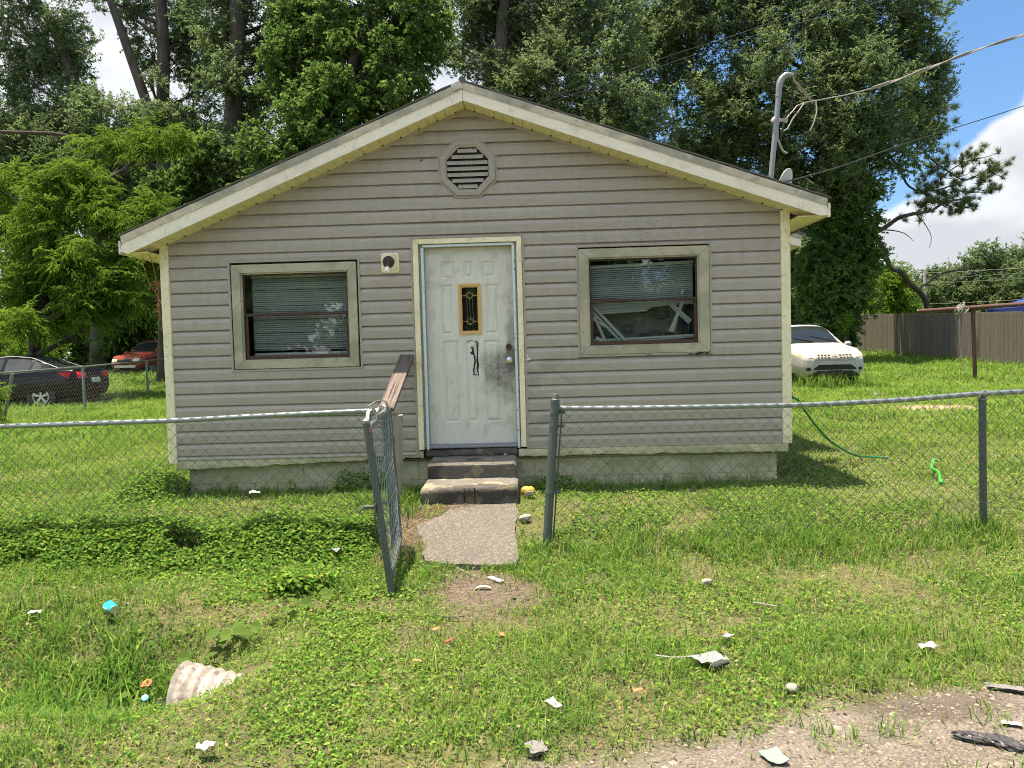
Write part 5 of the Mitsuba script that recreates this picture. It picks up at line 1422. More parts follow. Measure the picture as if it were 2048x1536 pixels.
def spray_broad(n_twig, per, R, ll, lw, up=.5, droop=0.0):
    """a cluster of leafy twigs"""
    B, D, N, tw = [], [], [], MB()
    for d in rand_dir(n_twig, up):
        L = R * rng.uniform(.55, 1.0)
        o = rng.normal(0, R * .16, 3)
        t = np.sort(rng.uniform(.12, 1.0, per))
        side = np.cross(d, [0, 0, 1.0]); side /= np.linalg.norm(side) + 1e-9
        p = o + t[:, None] * d * L - [0, 0, droop] * (t ** 2)[:, None] * L
        sg = np.where(np.arange(per) % 2 == 0, 1, -1)[:, None]
        dd = d * .55 + sg * side * .8 + rng.normal(0, .38, (per, 3)) - [0, 0, .25 + droop]
        nn = np.array([0, 0, 1.0]) + rng.normal(0, .55, (per, 3))
        B.append(p); D.append(dd); N.append(nn)
        tw.tube([o, o + d * L * .5, o + d * L * .95 - [0, 0, droop * L * .8]], [.008, .006, .003], 3, caps=False)
    B, D, N = np.vstack(B), np.vstack(D), np.vstack(N)
    k = len(B)
    return leaves(B, D, N, ll * rng.uniform(.7, 1.25, k), lw * rng.uniform(.7, 1.25, k)), tw
def spray_pinnate(n_leaf, R):
    """drooping compound leaves with long narrow leaflets"""
    B, D, N = [], [], []
    for d in rand_dir(n_leaf, .15):
        d[2] = d[2] * .45 + .05; d /= np.linalg.norm(d)
        L = R * rng.uniform(.7, 1.1); k = 13
        t = np.linspace(.25, 1, k)
        p = rng.normal(0, .10, 3) + t[:, None] * d * L - [0, 0, .42] * (t ** 2)[:, None] * L
        side = np.cross(d, [0, 0, 1.0]); side /= np.linalg.norm(side) + 1e-9
        sg = np.where(np.arange(k) % 2 == 0, 1, -1)[:, None]
        dd = d * .6 + sg * side * .9 - [0, 0, .55] + rng.normal(0, .18, (k, 3)); dd[-1] = d - [0, 0, .8]
        B.append(p); D.append(dd); N.append(np.array([0, 0, 1.0]) + rng.normal(0, .35, (k, 3)))
    B, D, N = np.vstack(B), np.vstack(D), np.vstack(N); k = len(B)
    r = np.repeat(rng.random(n_leaf), 13) * .7 + rng.random(k) * .3
    return leaves(B, D, N, .155 * rng.uniform(.75, 1.2, k), .042 * rng.uniform(.8, 1.2, k), .15, r), MB()
def spray_needles(n, L):
    d = rand_dir(n, .85)
    s = np.cross(d, rand_dir(n)); s /= np.linalg.norm(s, axis=1, keepdims=True)
    ll = L * rng.uniform(.7, 1.1, n)[:, None]
    o = d * 0 + rng.normal(0, .03, (n, 3))
    v = np.stack([o - s * .009, o + s * .009, o + d * ll], 1).reshape(-1, 3)
    f = np.arange(3 * n).reshape(-1, 3)
    return (v, f, np.stack([np.repeat(rng.random(n), 3), np.tile([0, 0, 1.0], n)], -1)), MB()

GROUPS = {}
def make_group(name, maker, bsdf, variants=4):
    GROUPS[name] = []
    for i in range(variants):
        (v, f, uv), tw = maker()
        g = {'type': 'shapegroup', 'leaf': mikit.ply((v, f), bsdf, uv=uv)}
        if tw.v: g['twig'] = mikit.ply(tw.out(), 'bark')
        nm = 'spray_%s_%d' % (name, i)
        scene[nm] = g
        GROUPS[name].append(nm)
make_group('oak', lambda: spray_broad(11, 13, .62, .115, .056), 'leaf_oak', 5)
make_group('vine', lambda: spray_broad(9, 13, .52, .125, .085, .3, .35), 'leaf_vine', 4)
make_group('pecan', lambda: spray_pinnate(9, .48), 'leaf_pecan', 4)
make_group('far', lambda: spray_broad(12, 16, 1.1, .22, .12, .5), 'leaf_oak', 4)
make_group('needle', lambda: spray_needles(75, .27), 'needle', 3)

def inst(parent, group, P, scale, tilt=.45):
    """leafy sprays as instances under parent (parent__crown__0001 ...)"""
    for i, p in enumerate(P):
        nm = GROUPS[group][int(rng.integers(len(GROUPS[group])))]
        s = scale * rng.uniform(.75, 1.3)
        a, b, c = rng.uniform(0, 2 * math.pi), rng.normal(0, tilt), rng.normal(0, tilt)
        ca, sa, cb, sb, cc, sc_ = math.cos(a), math.sin(a), math.cos(b), math.sin(b), math.cos(c), math.sin(c)
        R = np.array([[ca, -sa, 0], [sa, ca, 0], [0, 0, 1]]) @ np.array([[1, 0, 0], [0, cb, -sb], [0, sb, cb]]) @ np.array([[cc, 0, sc_], [0, 1, 0], [-sc_, 0, cc]])
        M = np.eye(4); M[:3, :3] = R * s; M[:3, 3] = p
        scene['%s__%05d' % (parent, i + 1)] = {'type': 'instance', 'to_world': T(M), 'group': {'type': 'ref', 'id': nm}}

def fill_blob(b, n, gap=.36, seed=0, shell=.45):
    x, y, z, rx, ry, rz = b
    d = rand_dir(int(n * 1.9), .15)
    r = np.maximum(shell, rng.random(len(d)) ** .45)
    p = d * r[:, None]
    lump = 1 + .55 * (meshkit.fbm(d * 1.7 + seed * 3.1 + x, 3, seed) - .5)
    P = np.array([x, y, z]) + p * lump[:, None] * [rx, ry, rz]
    keep = meshkit.fbm(P * .75, 3, seed + 2) > gap
    return P[keep][:n]

def limb(a, b, r0, r1, seed, wig=.12, n=12):
    a, b = np.array(a, float), np.array(b, float)
    L = np.linalg.norm(b - a)
    mid = (a + b) / 2 + np.array([0, 0, -.08 * L]) + rng.normal(0, .08 * L, 3)
    P = bez(a, mid, b, n)
    q = np.stack([np.linspace(0, 3, n), np.full(n, seed * 1.7), np.zeros(n)], -1)
    for k in range(3): P[1:-1, k] += (wig * L * .5 * (meshkit.fbm(q + k * 5, 2, 4) - .5))[1:-1]
    return P, np.linspace(r0, r1, n)

def tree(name, label, blobs, trunk, group, dens, scale, leafset, base=None, gap=.36, bark='bark', twigs=5, glabel=None, shell=.45, limb_r=.10):
    t = thing(name, label, 'tree', glabel)
    tp = [np.array(p[:3]) for p in trunk]; tr = [p[3] for p in trunk]
    if base is not None:
        tp[0] = np.array([tp[0][0], tp[0][1], float(ground_z(tp[0][0], tp[0][1])) - .2])
    P = smooth_path(tp, 30)
    tt = np.linspace(0, 1, len(P))
    R = np.interp(tt, np.linspace(0, 1, len(tr)), tr)
    P[1:-1] += .05 * (np.stack([meshkit.fbm(np.stack([tt * 7, tt * 0 + k, tt * 0], -1), 3, 2) - .5 for k in range(3)], -1))[1:-1] * 3
    R = R * (1 + .5 * np.exp(-(tt * 30)))
    put(MB().tube(P, R, 12), 'trunk', bark, t, smooth=60)
    crown = t + '__crown'
    pts = []
    for i, b in enumerate(blobs):
        c = np.array(b[:3])
        # a limb leaves the trunk somewhere below the blob and reaches into it
        zt = c[2] - .45 * np.linalg.norm(c[:2] - P[:, :2].mean(0)) - .6
        j = int(np.argmin(np.abs(P[:, 2] - zt)))
        e = c + np.array([0, 0, -.2 * b[5]])
        LP, LR = limb(P[j], e, min(R[j] * .7, limb_r), .025, i)
        m = MB().tube(LP, LR, 7, caps=False)
        for k in range(twigs):
            q = LP[int(rng.integers(5, len(LP)))]
            g = c + rand_dir(1, .2)[0] * np.array(b[3:]) * rng.uniform(.6, .95)
            TP, TR = limb(q, g, .030, .007, i * 9 + k, .2, 8)
            m.tube(TP, TR, 4, caps=False)
        put(m, 'limb', bark, t)
        area = (b[3] * b[5] + b[4] * b[5] + b[3] * b[4])
        pts.append(fill_blob(b, int(area * dens), gap, i, shell))
    pts = np.vstack(pts)
    inst(crown, leafset, pts, scale)
    return t
TREES = {
'oak_right': ([(14.8, 24.1, 14.5, 2.2, 1.9, 2.0), (11.0, 23.0, 14.1, 2.7, 2.2, 2.1), (7.8, 23.9, 14.8, 2.8, 2.3, 2.2), (5.7, 24.8, 13.7, 2.3, 2.1, 2.3), (15.8, 24.0, 12.0, 1.5, 1.5, 1.8), (12.3, 21.9, 11.0, 2.3, 2.0, 2.1), (9.4, 22.3, 10.9, 2.7, 2.2, 2.3), (7.3, 23.7, 10.4, 2.2, 2.1, 2.4), (13.9, 22.8, 9.2, 1.9, 1.6, 1.6), (11.1, 21.7, 8.6, 1.9, 1.6, 1.7), (9.0, 23.7, 8.6, 2.2, 1.7, 1.6), (12.6, 22.7, 7.3, 1.4, 1.1, 1.2), (16.4, 25.0, 10.5, 1.2, 1.1, 1.2), (12.2, 24.1, 16.7, 3.6, 2.2, 1.2), (7.4, 25.0, 17.4, 3.3, 2.1, 1.2)],
    [(12.62, 23.39, 0.02, 0.34), (12.76, 23.63, 5.25, 0.32), (12.64, 23.78, 8.68, 0.3), (12.12, 23.9, 11.71, 0.26), (11.79, 24.02, 14.54, 0.18)] ),
'oak_center': ([(2.5, 19.7, 12.7, 2.1, 1.8, 1.9), (0.3, 20.7, 13.9, 2.4, 1.8, 1.6), (-2.2, 21.6, 13.9, 2.3, 1.8, 1.7), (1.1, 18.6, 10.8, 1.9, 1.5, 1.5), (3.1, 18.6, 10.3, 1.4, 1.4, 1.7), (-0.9, 20.6, 11.8, 1.6, 1.3, 1.3), (2.2, 18.5, 9.3, 1.4, 1.1, 1.0), (4.2, 19.6, 9.0, 1.1, 1.1, 1.4), (0.2, 20.5, 9.9, 1.6, 1.1, 0.9), (1.1, 20.8, 15.7, 3.6, 2.1, 1.1), (-0.8, 22.5, 9.4, 2.9, 1.8, 1.2)],
    [(-0.29, 19.28, 5.09, 0.35), (-0.35, 19.47, 9.3, 0.32), (-0.81, 19.57, 11.77, 0.25), (-0.58, 19.67, 13.86, 0.18)] ),
'oak_vines': ([(-3.7, 16.5, 11.7, 1.6, 1.5, 1.7), (-5.6, 17.4, 11.5, 1.5, 1.5, 1.8), (-4.2, 16.4, 9.6, 1.4, 1.2, 1.2), (-6.0, 15.3, 8.8, 1.3, 1.3, 1.6), (-7.2, 15.2, 7.4, 1.2, 1.1, 1.3), (-5.5, 16.3, 8.0, 1.4, 1.1, 1.1), (-7.3, 17.4, 10.7, 1.1, 1.2, 1.5), (-7.2, 18.5, 12.9, 1.4, 1.1, 1.2), (-8.0, 16.1, 6.2, 1.2, 1.1, 1.2), (-5.2, 17.6, 14.2, 2.4, 1.5, 1.0)],
    [(-6.51, 16.07, 3.94, 0.23), (-6.26, 16.23, 7.51, 0.22), (-5.58, 16.36, 9.99, 0.19), (-4.74, 16.49, 12.3, 0.12)] ),
'tall_tree_b': ([(-9.2, 20.4, 13.5, 1.5, 1.3, 1.5), (-11.2, 20.4, 14.2, 1.3, 1.1, 1.1), (-9.6, 20.3, 11.1, 1.1, 1.1, 1.5), (-10.4, 20.2, 9.3, 1.3, 1.2, 1.5), (-10.0, 19.5, 15.2, 1.9, 1.3, 0.9), (-10.6, 19.4, 12.6, 1.0, 0.9, 1.1), (-8.8, 20.4, 12.0, 1.1, 1.1, 1.3), (-8.3, 21.5, 13.5, 1.0, 1.1, 1.3), (-8.8, 22.5, 15.3, 1.2, 1.1, 1.2), (-9.9, 18.0, 8.0, 0.9, 0.9, 1.2), (-10.3, 18.3, 11.1, 0.8, 0.7, 0.8)],
    [(-10.6, 18.94, 3.26, 0.33), (-10.42, 19.1, 6.77, 0.32), (-10.18, 19.28, 10.62, 0.3), (-9.93, 19.47, 14.82, 0.23)] ),
'tall_tree_a': ([(-14.9, 21.3, 14.8, 1.1, 0.8, 0.8), (-13.4, 22.4, 14.4, 1.1, 1.2, 1.6), (-12.7, 22.3, 12.4, 1.0, 1.0, 1.2), (-14.0, 21.4, 16.3, 2.3, 1.4, 0.9), (-16.2, 21.4, 15.9, 1.5, 1.0, 0.8), (-14.5, 22.3, 13.8, 0.8, 0.9, 1.2), (-12.6, 22.4, 14.4, 1.0, 1.0, 1.2), (-12.9, 22.2, 10.7, 1.2, 1.1, 1.4), (-13.0, 20.0, 10.0, 0.8, 0.8, 1.0), (-13.6, 20.2, 11.8, 0.6, 0.6, 0.7)],
    [(-13.83, 20.87, 3.45, 0.28), (-13.63, 21.12, 9.1, 0.28), (-13.58, 21.27, 12.3, 0.23), (-13.64, 21.42, 15.88, 0.21)] ),
'leaning_tree': ([(-26.1, 32.3, 19.4, 2.1, 1.6, 1.4), (-23.8, 32.3, 19.1, 1.6, 1.3, 1.3), (-24.7, 32.2, 16.5, 1.4, 1.2, 1.2), (-23.0, 32.2, 15.0, 1.8, 1.3, 1.0), (-26.7, 32.1, 15.5, 1.3, 1.1, 1.0), (-25.5, 32.4, 22.0, 3.1, 2.0, 1.3), (-25.6, 32.2, 17.6, 1.3, 1.2, 1.3), (-23.3, 32.3, 17.3, 0.9, 0.9, 1.2), (-26.8, 32.2, 17.1, 1.0, 1.1, 1.3), (-24.4, 33.2, 17.7, 1.1, 1.0, 1.1)],
    [(-22.51, 31.81, 6.85, 0.44), (-22.9, 32.11, 13.87, 0.39), (-23.8, 32.25, 17.53, 0.29), (-25.78, 32.37, 21.22, 0.21)] ),
'mid_a': ([(-25.7, 32.0, 13.9, 2.9, 1.9, 1.3), (-25.8, 31.9, 11.6, 2.9, 2.2, 2.1), (-26.9, 31.8, 9.3, 2.1, 1.9, 2.1), (-23.6, 31.0, 12.3, 2.0, 1.6, 1.5)],
    [(-26.01, 31.52, 2.27, 0.34), (-25.76, 31.95, 11.87, 0.26)] ),
'mid_b': ([(-21.3, 31.1, 13.5, 2.5, 1.8, 1.5), (-21.3, 31.0, 11.3, 2.8, 2.1, 1.8), (-19.0, 32.2, 12.7, 2.1, 1.9, 2.1), (-19.6, 32.0, 9.9, 2.3, 2.1, 2.3)],
    [(-18.4, 30.7, 2.06, 0.33), (-19.03, 31.11, 11.7, 0.25)] ),
'mid_c': ([(-10.6, 18.1, 7.9, 1.2, 1.2, 1.5), (-11.7, 18.1, 6.6, 1.4, 1.3, 1.5), (-10.2, 18.1, 6.1, 1.4, 1.1, 1.2), (-11.9, 19.0, 5.1, 1.6, 1.3, 1.2)],
    [(-10.81, 17.9, 2.54, 0.22), (-10.87, 18.09, 6.93, 0.17)] ),
'pecan': ([(-13.3, 16.1, 8.2, 0.9, 0.6, 0.5), (-11.5, 16.1, 8.5, 0.9, 0.7, 0.5), (-13.6, 15.0, 6.9, 1.2, 0.9, 0.7), (-12.2, 15.0, 6.1, 1.5, 1.1, 0.9), (-14.2, 14.4, 5.5, 1.1, 0.9, 0.9), (-14.9, 14.9, 4.1, 1.3, 1.1, 1.0), (-12.8, 14.4, 4.1, 1.5, 1.2, 1.2), (-11.8, 15.5, 4.6, 0.9, 0.9, 1.1), (-15.0, 15.8, 3.2, 1.4, 0.9, 0.5), (-12.5, 14.9, 3.3, 0.9, 0.6, 0.5), (-11.0, 16.0, 5.3, 0.9, 0.8, 0.9), (-16.1, 16.0, 7.0, 0.8, 0.8, 0.9), (-14.0, 13.3, 2.7, 0.8, 0.6, 0.5)],
    [(-14.97, 14.74, 1.46, 0.18), (-14.45, 14.87, 4.06, 0.16), (-13.65, 15.0, 6.43, 0.12)] ),
}
TREES_OUT = [
    ('oak_tree', 'oak_right', 'huge dark oak with the widest crown behind the right roof slope', 12.0, 1.0, 'oak', .385, .42),
    ('oak_tree', 'oak_center', 'broad oak directly behind the roof ridge with feathery upper crown', 11, 1.0, 'oak', .40, .35),
    ('vine_tree', 'oak_vines', 'vine draped tree behind the left roof slope', 13, 1.05, 'vine', .37, .42),
    ('tall_tree', 'tall_tree_b', 'tall thick trunked tree rising left of the vine draped tree', 10, .95, 'oak', .40, .35),
    ('tall_tree', 'tall_tree_a', 'tall slim tree with a straight dark trunk against the pale sky', 9, .9, 'oak', .41, .35),
    ('leaning_tree', 'leaning_tree', 'leaning open crowned tree at the top left corner', 6.5, 1.1, 'oak', .41, .35),
    ('bushy_tree', 'mid_a', 'dull olive tree at the left edge under the leaning tree', 8.5, 1.25, 'oak', .38, .4),
    ('bushy_tree', 'mid_b', 'dull olive tree in the middle distance behind the pecan', 8.5, 1.25, 'oak', .38, .4),
    ('bushy_tree', 'mid_c', 'dark bushy tree just behind the left eave', 12, 1.05, 'vine', .36, .4),
    ('pecan_tree', 'pecan', 'bright green pecan tree with drooping leaves over the black sedan', 13, 1.15, 'pecan', .40, .38),
]
TREES['mid_b'][0].append((-18.7, 29.2, 5.4, 3.2, 3.4, 1.3))          # bough roofing over the red vehicle
for nm, key, lab, dens, sc_, leafset, gap, shell in TREES_OUT:
    bl, tr = TREES[key]
    tree(nm, lab, bl, tr, None, dens, sc_, leafset, base=True, gap=gap, shell=shell)
# second stem of the slim tall tree
put(MB().tube(smooth_path([(-13.0, 20.5, 7.0), (-13.6, 20.5, 10.0), (-14.4, 20.6, 12.6), (-15.2, 20.6, 15.2)], 16), np.linspace(.22, .14, 16), 9), 'second_stem', 'bark', 'tall_tree_001', smooth=60)
# long curved bough at the left edge
put(MB().tube(smooth_path([(-21.0, 18.6, 10.0), (-18.2, 19.2, 9.75), (-16.7, 19.6, 9.75), (-15.9, 20.0, 9.4), (-15.3, 20.2, 9.1)], 18), np.linspace(.055, .08, 18), 7), 'bough', 'bark', 'bushy_tree', smooth=60)

# ivy sleeve on the big oak's lower trunk
iv = thing('ivy', 'dense ivy column wrapped round the lower trunk of the huge oak', 'ivy')
ivb = [(12.6, 22.9, 6.2, 1.3, 1.1, 1.5), (12.4, 22.8, 4.6, 1.45, 1.2, 1.3), (12.0, 22.7, 3.1, 1.35, 1.2, 1.2), (12.8, 22.8, 7.6, .9, .9, .9), (11.7, 22.7, 2.1, 1.2, 1.1, 1.0), (11.4, 22.6, 4.0, 1.0, 1.0, 1.4)]
put(MB().tube(smooth_path([(12.4, 23.0, .8), (12.5, 22.9, 4), (12.6, 23.1, 8)], 12), .08, 6), 'stem', 'bark', iv)
inst(iv + '__foliage', 'vine', np.vstack([fill_blob(b, int(20 * (b[3] * b[5] * 2 + b[3] * b[4])), .30, i, .55) for i, b in enumerate(ivb)]), .95)

# crooked pine leaning in beyond the wooden fence
pt = thing('pine_tree', 'crooked leaning pine with tufted needles against the blue sky at right', 'pine')
put(MB().tube(smooth_path([(18.09, 27.56, 0.63), (17.89, 27.24, 2.43), (17.66, 26.97, 3.25), (17.08, 26.68, 3.82), (16.62, 26.48, 4.15), (16.13, 26.19, 4.57), (15.67, 25.98, 4.67), (15.37, 25.69, 5.03), (15.17, 25.71, 5.57), (14.84, 25.72, 6.08), (14.48, 25.53, 6.40), (13.73, 24.73, 7.02)], 50), np.linspace(.135, .095, 50), 9), 'trunk', 'bark', pt, smooth=60)
LIMBS = [([(14.78, 25.72, 6.16), (15.32, 25.75, 6.41), (15.97, 25.78, 6.82), (16.62, 25.81, 6.97), (17.27, 25.83, 7.06), (17.92, 25.86, 7.41), (18.9, 26.0, 7.55)], .11),
         ([(14.6, 25.4, 10.2), (16.06, 26.39, 9.29), (16.37, 26.38, 8.74), (16.58, 26.37, 8.30), (17.11, 26.37, 8.03), (17.77, 26.38, 8.03), (18.43, 26.41, 8.21), (19.5, 26.4, 8.6)], .07),
         ([(17.11, 26.37, 8.03), (17.76, 26.37, 7.68), (18.19, 26.37, 7.5), (19.2, 26.4, 7.45)], .05),
         ([(15.2, 25.6, 10.0), (16.61, 26.43, 9.71), (17.27, 26.44, 9.70), (17.8, 26.44, 9.25), (18.44, 26.43, 8.79), (19.09, 26.44, 8.45), (19.85, 26.47, 8.76), (20.41, 26.5, 9.07)], .06),
         ([(17.17, 26.68, 3.8), (17.71, 26.71, 4.14), (18.16, 26.73, 4.44), (19.27, 26.77, 4.63), (19.94, 26.8, 4.83)], .07),
         ([(17.22, 26.68, 3.86), (17.75, 26.7, 3.96), (18.25, 26.7, 3.62), (18.46, 26.69, 3.28)], .04),
         ([(18.0, 26.41, 8.48), (18.66, 26.45, 9.01), (19.33, 26.48, 9.31), (19.87, 26.5, 9.41)], .035),
         ([(18.43, 26.41, 8.21), (19.3, 26.4, 7.9), (20.0, 26.4, 8.0), (20.35, 26.4, 8.05)], .03),
         ([(16.62, 25.81, 6.97), (17.1, 25.8, 6.4), (17.3, 25.8, 5.9), (17.2, 25.8, 5.5)], .025), ([(15.32, 25.75, 6.3), (16.0, 25.8, 6.2), (16.6, 25.9, 5.8)], .03), ([(13.9, 25.5, 7.9), (14.6, 25.7, 7.0), (15.0, 25.7, 6.5)], .025)]
for P, r in LIMBS: put(MB().tube(smooth_path(P, 26), np.linspace(r, r * .35, 26), 7), 'limb', 'bark', pt, smooth=60)
C0 = np.array([(18.45, 26.46, 9.34), (19.11, 26.48, 9.54), (19.76, 26.5, 9.41), (20.29, 26.48, 8.85), (20.41, 26.5, 9.07), (19.85, 26.46, 8.65), (19.51, 26.43, 8.0), (19.06, 26.4, 7.58), (18.42, 26.4, 8.03), (18.21, 26.41, 8.47), (17.8, 26.43, 9.14),
      (17.97, 26.37, 7.61), (17.32, 26.34, 7.41), (16.98, 26.33, 7.2), (18.3, 26.37, 7.49), (18.84, 26.38, 7.26), (19.27, 26.39, 7.36), (17.55, 26.38, 8.17), (17.34, 26.38, 8.17), (18.44, 26.43, 8.69), (18.98, 26.44, 8.67), (20.27, 26.45, 8.09), (17.8, 26.4, 9.9), (17.6, 26.4, 8.7)])
tuft = np.vstack([c + rng.normal(0, [.26, .3, .22], (10, 3)) for c in C0[:-2]] + [c + rng.normal(0, .2, (3, 3)) for c in C0[-2:]] + [np.array([16.2, 25.8, 6.7]) + rng.normal(0, [.5, .2, .15], (4, 3))])
m = MB()
for p in tuft[::2]:
    c = C0[np.argmin(np.linalg.norm(C0 - p, axis=1))]
    m.tube([c + [-.25, 0, -.1], (c + p) / 2 + [0, 0, -.05], p], [.02, .014, .008], 4, caps=False)
put(m, 'twig', 'bark', pt, kind='stuff')
inst(pt + '__crown', 'needle', tuft, 1.0, .5)
# taller pine whose tufts stick out of the oak's right side
p2 = thing('pine_tree', 'pine whose needle tufts stick out past the right side of the huge oak', 'pine')
put(MB().tube([(13.6, 26.9, .9), (13.9, 26.7, 8), (14.6, 26.5, 16)], [.24, .20, .12], 10), 'trunk', 'bark', p2, smooth=60)
C1 = np.array([(17.84, 25.8, 13.04), (18.03, 25.8, 12.62), (17.81, 25.8, 12.0), (17.98, 25.8, 10.64), (17.46, 25.8, 10.45), (17.26, 25.8, 10.66), (17.5, 25.8, 13.3), (17.39, 25.8, 11.7), (17.6, 25.8, 12.4), (17.9, 25.8, 11.2)])
for c in C1:
    LP, LR = limb((14.0, 26.7, c[2] - .7), c, .06, .012, 3)
    put(MB().tube(LP, LR, 6), 'limb', 'bark', p2)
inst(p2 + '__crown', 'needle', np.vstack([c + rng.normal(0, [.28, .3, .20], (6, 3)) for c in C1]), 1.05, .5)

# far trees: right of the wooden fence, and the line closing the view on the left and behind the house
def far_tree(label, x, y, h, w, seed, leafset='far', dens=2.3, sc_=1.0, name='far_tree', gap=.36, low=.12):
    z = float(ground_z(x, y))
    bl = []
    k = 7
    for i in range(k):
        f = i / (k - 1)
        zz = z + h * (low + .80 * f)
        rr = w * (.55 + .45 * math.sin(math.pi * (.15 + .75 * f)))
        bl.append((x + rng.normal(0, w * .28), y + rng.normal(0, w * .2), zz, rr * .8, rr * .7, h * .16))
    return tree(name, label, bl, [(x, y, z, .28), (x + .1, y, z + h * .5, .2), (x, y, z + h * .85, .1)], None, dens, sc_, leafset, base=True, gap=gap, twigs=2, shell=.5)
FAR = [(23.3, 47, 3.6, 2.6, 'round dark bush behind the left end of the wooden fence'), (25.8, 50, 4.8, 3.0, 'bushy far tree directly left of the utility pole'), (30.0, 58, 5.6, 3.6, 'far tree behind the utility pole'),
       (35.2, 60, 5.6, 3.8, 'first far tree right of the utility pole'), (39.6, 60, 7.2, 3.0, 'tallest far tree above the clothesline crossbar'), (45.6, 64, 8.2, 4.0, 'far tree with a high crown at the right edge of the picture'),
       (42.0, 56, 5.4, 4.2, 'lower dark far tree behind the blue canopy'), (49.5, 62, 9.0, 4.4, 'far tree cut by the right edge above the blue canopy')]
for i, (x, y, h, w, lab) in enumerate(FAR): far_tree(lab, x, y, h, w, i)
far_tree('yellow green sapling behind the left end of the wooden fence', 20.6, 36.5, 4.6, 1.5, 33, 'pecan', 8, 1.5, 'sapling')
BACK = [(-33, 45, 'leftmost tree of the dark line behind the cars'), (-27, 46, 'second tree from the left of the dark line behind the cars'), (-21, 45, 'dark tree behind the red vehicle'), (-14.5, 44, 'dark tree behind the left house corner'),
        (-8, 45, 'dark far tree behind the left roof slope'), (-1.5, 46, 'dark far tree behind the ridge'), (5, 45, 'dark far tree behind the right roof slope'), (11, 43, 'dark far tree behind the mast'), (16.4, 42, 'dark far tree behind the ivy column')]
for i, (x, y, lab) in enumerate(BACK): far_tree(lab, x, y, 12.5 + 1.5 * math.sin(i * 2.1), 4.4, 50 + i, gap=.33, low=.06, dens=2.0, sc_=1.15)

# low growth: thicket behind the cars, hedge at far left, brush behind the white vehicle
def brush(name, label, cat, blobs, leafset, dens, sc_, kind=None, gap=.3):
    t = thing(name, label, cat, kind=kind)
    m = MB()
    for i, b in enumerate(blobs):
        for k in range(4):
            g = np.array(b[:3]) + rand_dir(1, .4)[0] * np.array(b[3:]) * .7
            m.tube([(b[0] + rng.normal(0, .3), b[1], float(ground_z(b[0], b[1])) - .1), (b[0], b[1], b[2]), g], [.04, .03, .01], 5)
    put(m, 'stem', 'bark', t, kind='stuff')
    inst(t + '__foliage', leafset, np.vstack([fill_blob(b, int(dens * (b[3] * b[5] * 2 + b[3] * b[4])), gap, i, .4) for i, b in enumerate(blobs)]), sc_)
def gb(x, y, h, rx, ry, rz): return (x, y, float(ground_z(x, y)) + h, rx, ry, rz)
brush('thicket', 'dark undergrowth under the trees behind the parked cars', 'undergrowth', [gb(-27 + 3.1 * i, 33 + 1.5 * math.sin(i * 1.9), 1.9 + .5 * math.cos(i * 2.3), 2.2, 1.4, 2.1) for i in range(9)], 'vine', 8, 1.5, 'stuff')
brush('hedge', 'yellowish green hedge behind the black sedan at the left edge', 'hedge', [gb(-23.6 + 1.5 * i, 23.2 + .3 * i, 1.25, 1.2, .9, 1.1) for i in range(3)], 'pecan', 13, .8)
brush('shrub', 'small leafy shrub at the left edge in front of the side fence', 'shrub', [gb(-11.35, 7.55, .55, .55, .5, .6), gb(-11.7, 7.3, 1.0, .5, .5, .6)], 'pecan', 26, .6)
brush('brush', 'dark brush behind the white vehicle and the fence end', 'undergrowth', [gb(11.2, 26.5, 1.6, 1.8, 1.2, 1.7), gb(12.9, 28.6, 1.5, 1.2, 1.0, 1.5), gb(9.0, 27.5, 2.0, 2.0, 1.3, 2.0)], 'vine', 12, 1.0, 'stuff')
brush('sapling', 'sunlit sapling at the left end of the wooden fence', 'sapling', [gb(11.75, 21.2, 1.5, .30, .3, .55)], 'pecan', 40, .6)
# dry vine hanging from the left eave
dv = thing('dead_vine', 'dry reddish vine hanging from the left eave corner', 'vine')
for P in ([(-3.96, -.05, 2.665), (-3.93, -.03, 2.45), (-3.86, 0, 2.28), (-3.82, 0, 2.20)], [(-3.90, .0, 2.66), (-3.87, .05, 2.40), (-3.88, .1, 2.1), (-3.83, .1, 1.95)], [(-4.0, -.2, 2.67), (-3.9, -.1, 2.70), (-3.82, -.1, 2.62), (-3.78, -.1, 2.64)]):
    put(MB().tube(smooth_path(P, 14), .004, 5), 'stem', 'dry_leaf', dv)
n = 40
b_ = np.stack([rng.normal(-3.86, .035, n), rng.normal(.06, .04, n), rng.uniform(1.86, 2.55, n)], -1)
v, f, uv = leaves(b_, rand_dir(n, -.8), rand_dir(n), .05, .022)
put(MB().add(v, f), 'dry_leaves', 'dry_leaf', dv, kind='stuff')

# trees across the road, behind the camera: they darken the glass of the front windows
for i, (x, y, lab) in enumerate(((-15, -30, 'leftmost street tree across the road behind the viewpoint'), (-7, -33, 'second street tree across the road behind the viewpoint'), (1, -31, 'middle street tree across the road behind the viewpoint'),
                                 (9, -33, 'fourth street tree across the road behind the viewpoint'), (17, -30, 'rightmost street tree across the road behind the viewpoint'))):
    far_tree(lab, x, y, 10.5 + math.sin(i * 2.2), 5.4, 80 + i, 'far', 1.7, 1.25, 'street_tree', .28, .02)
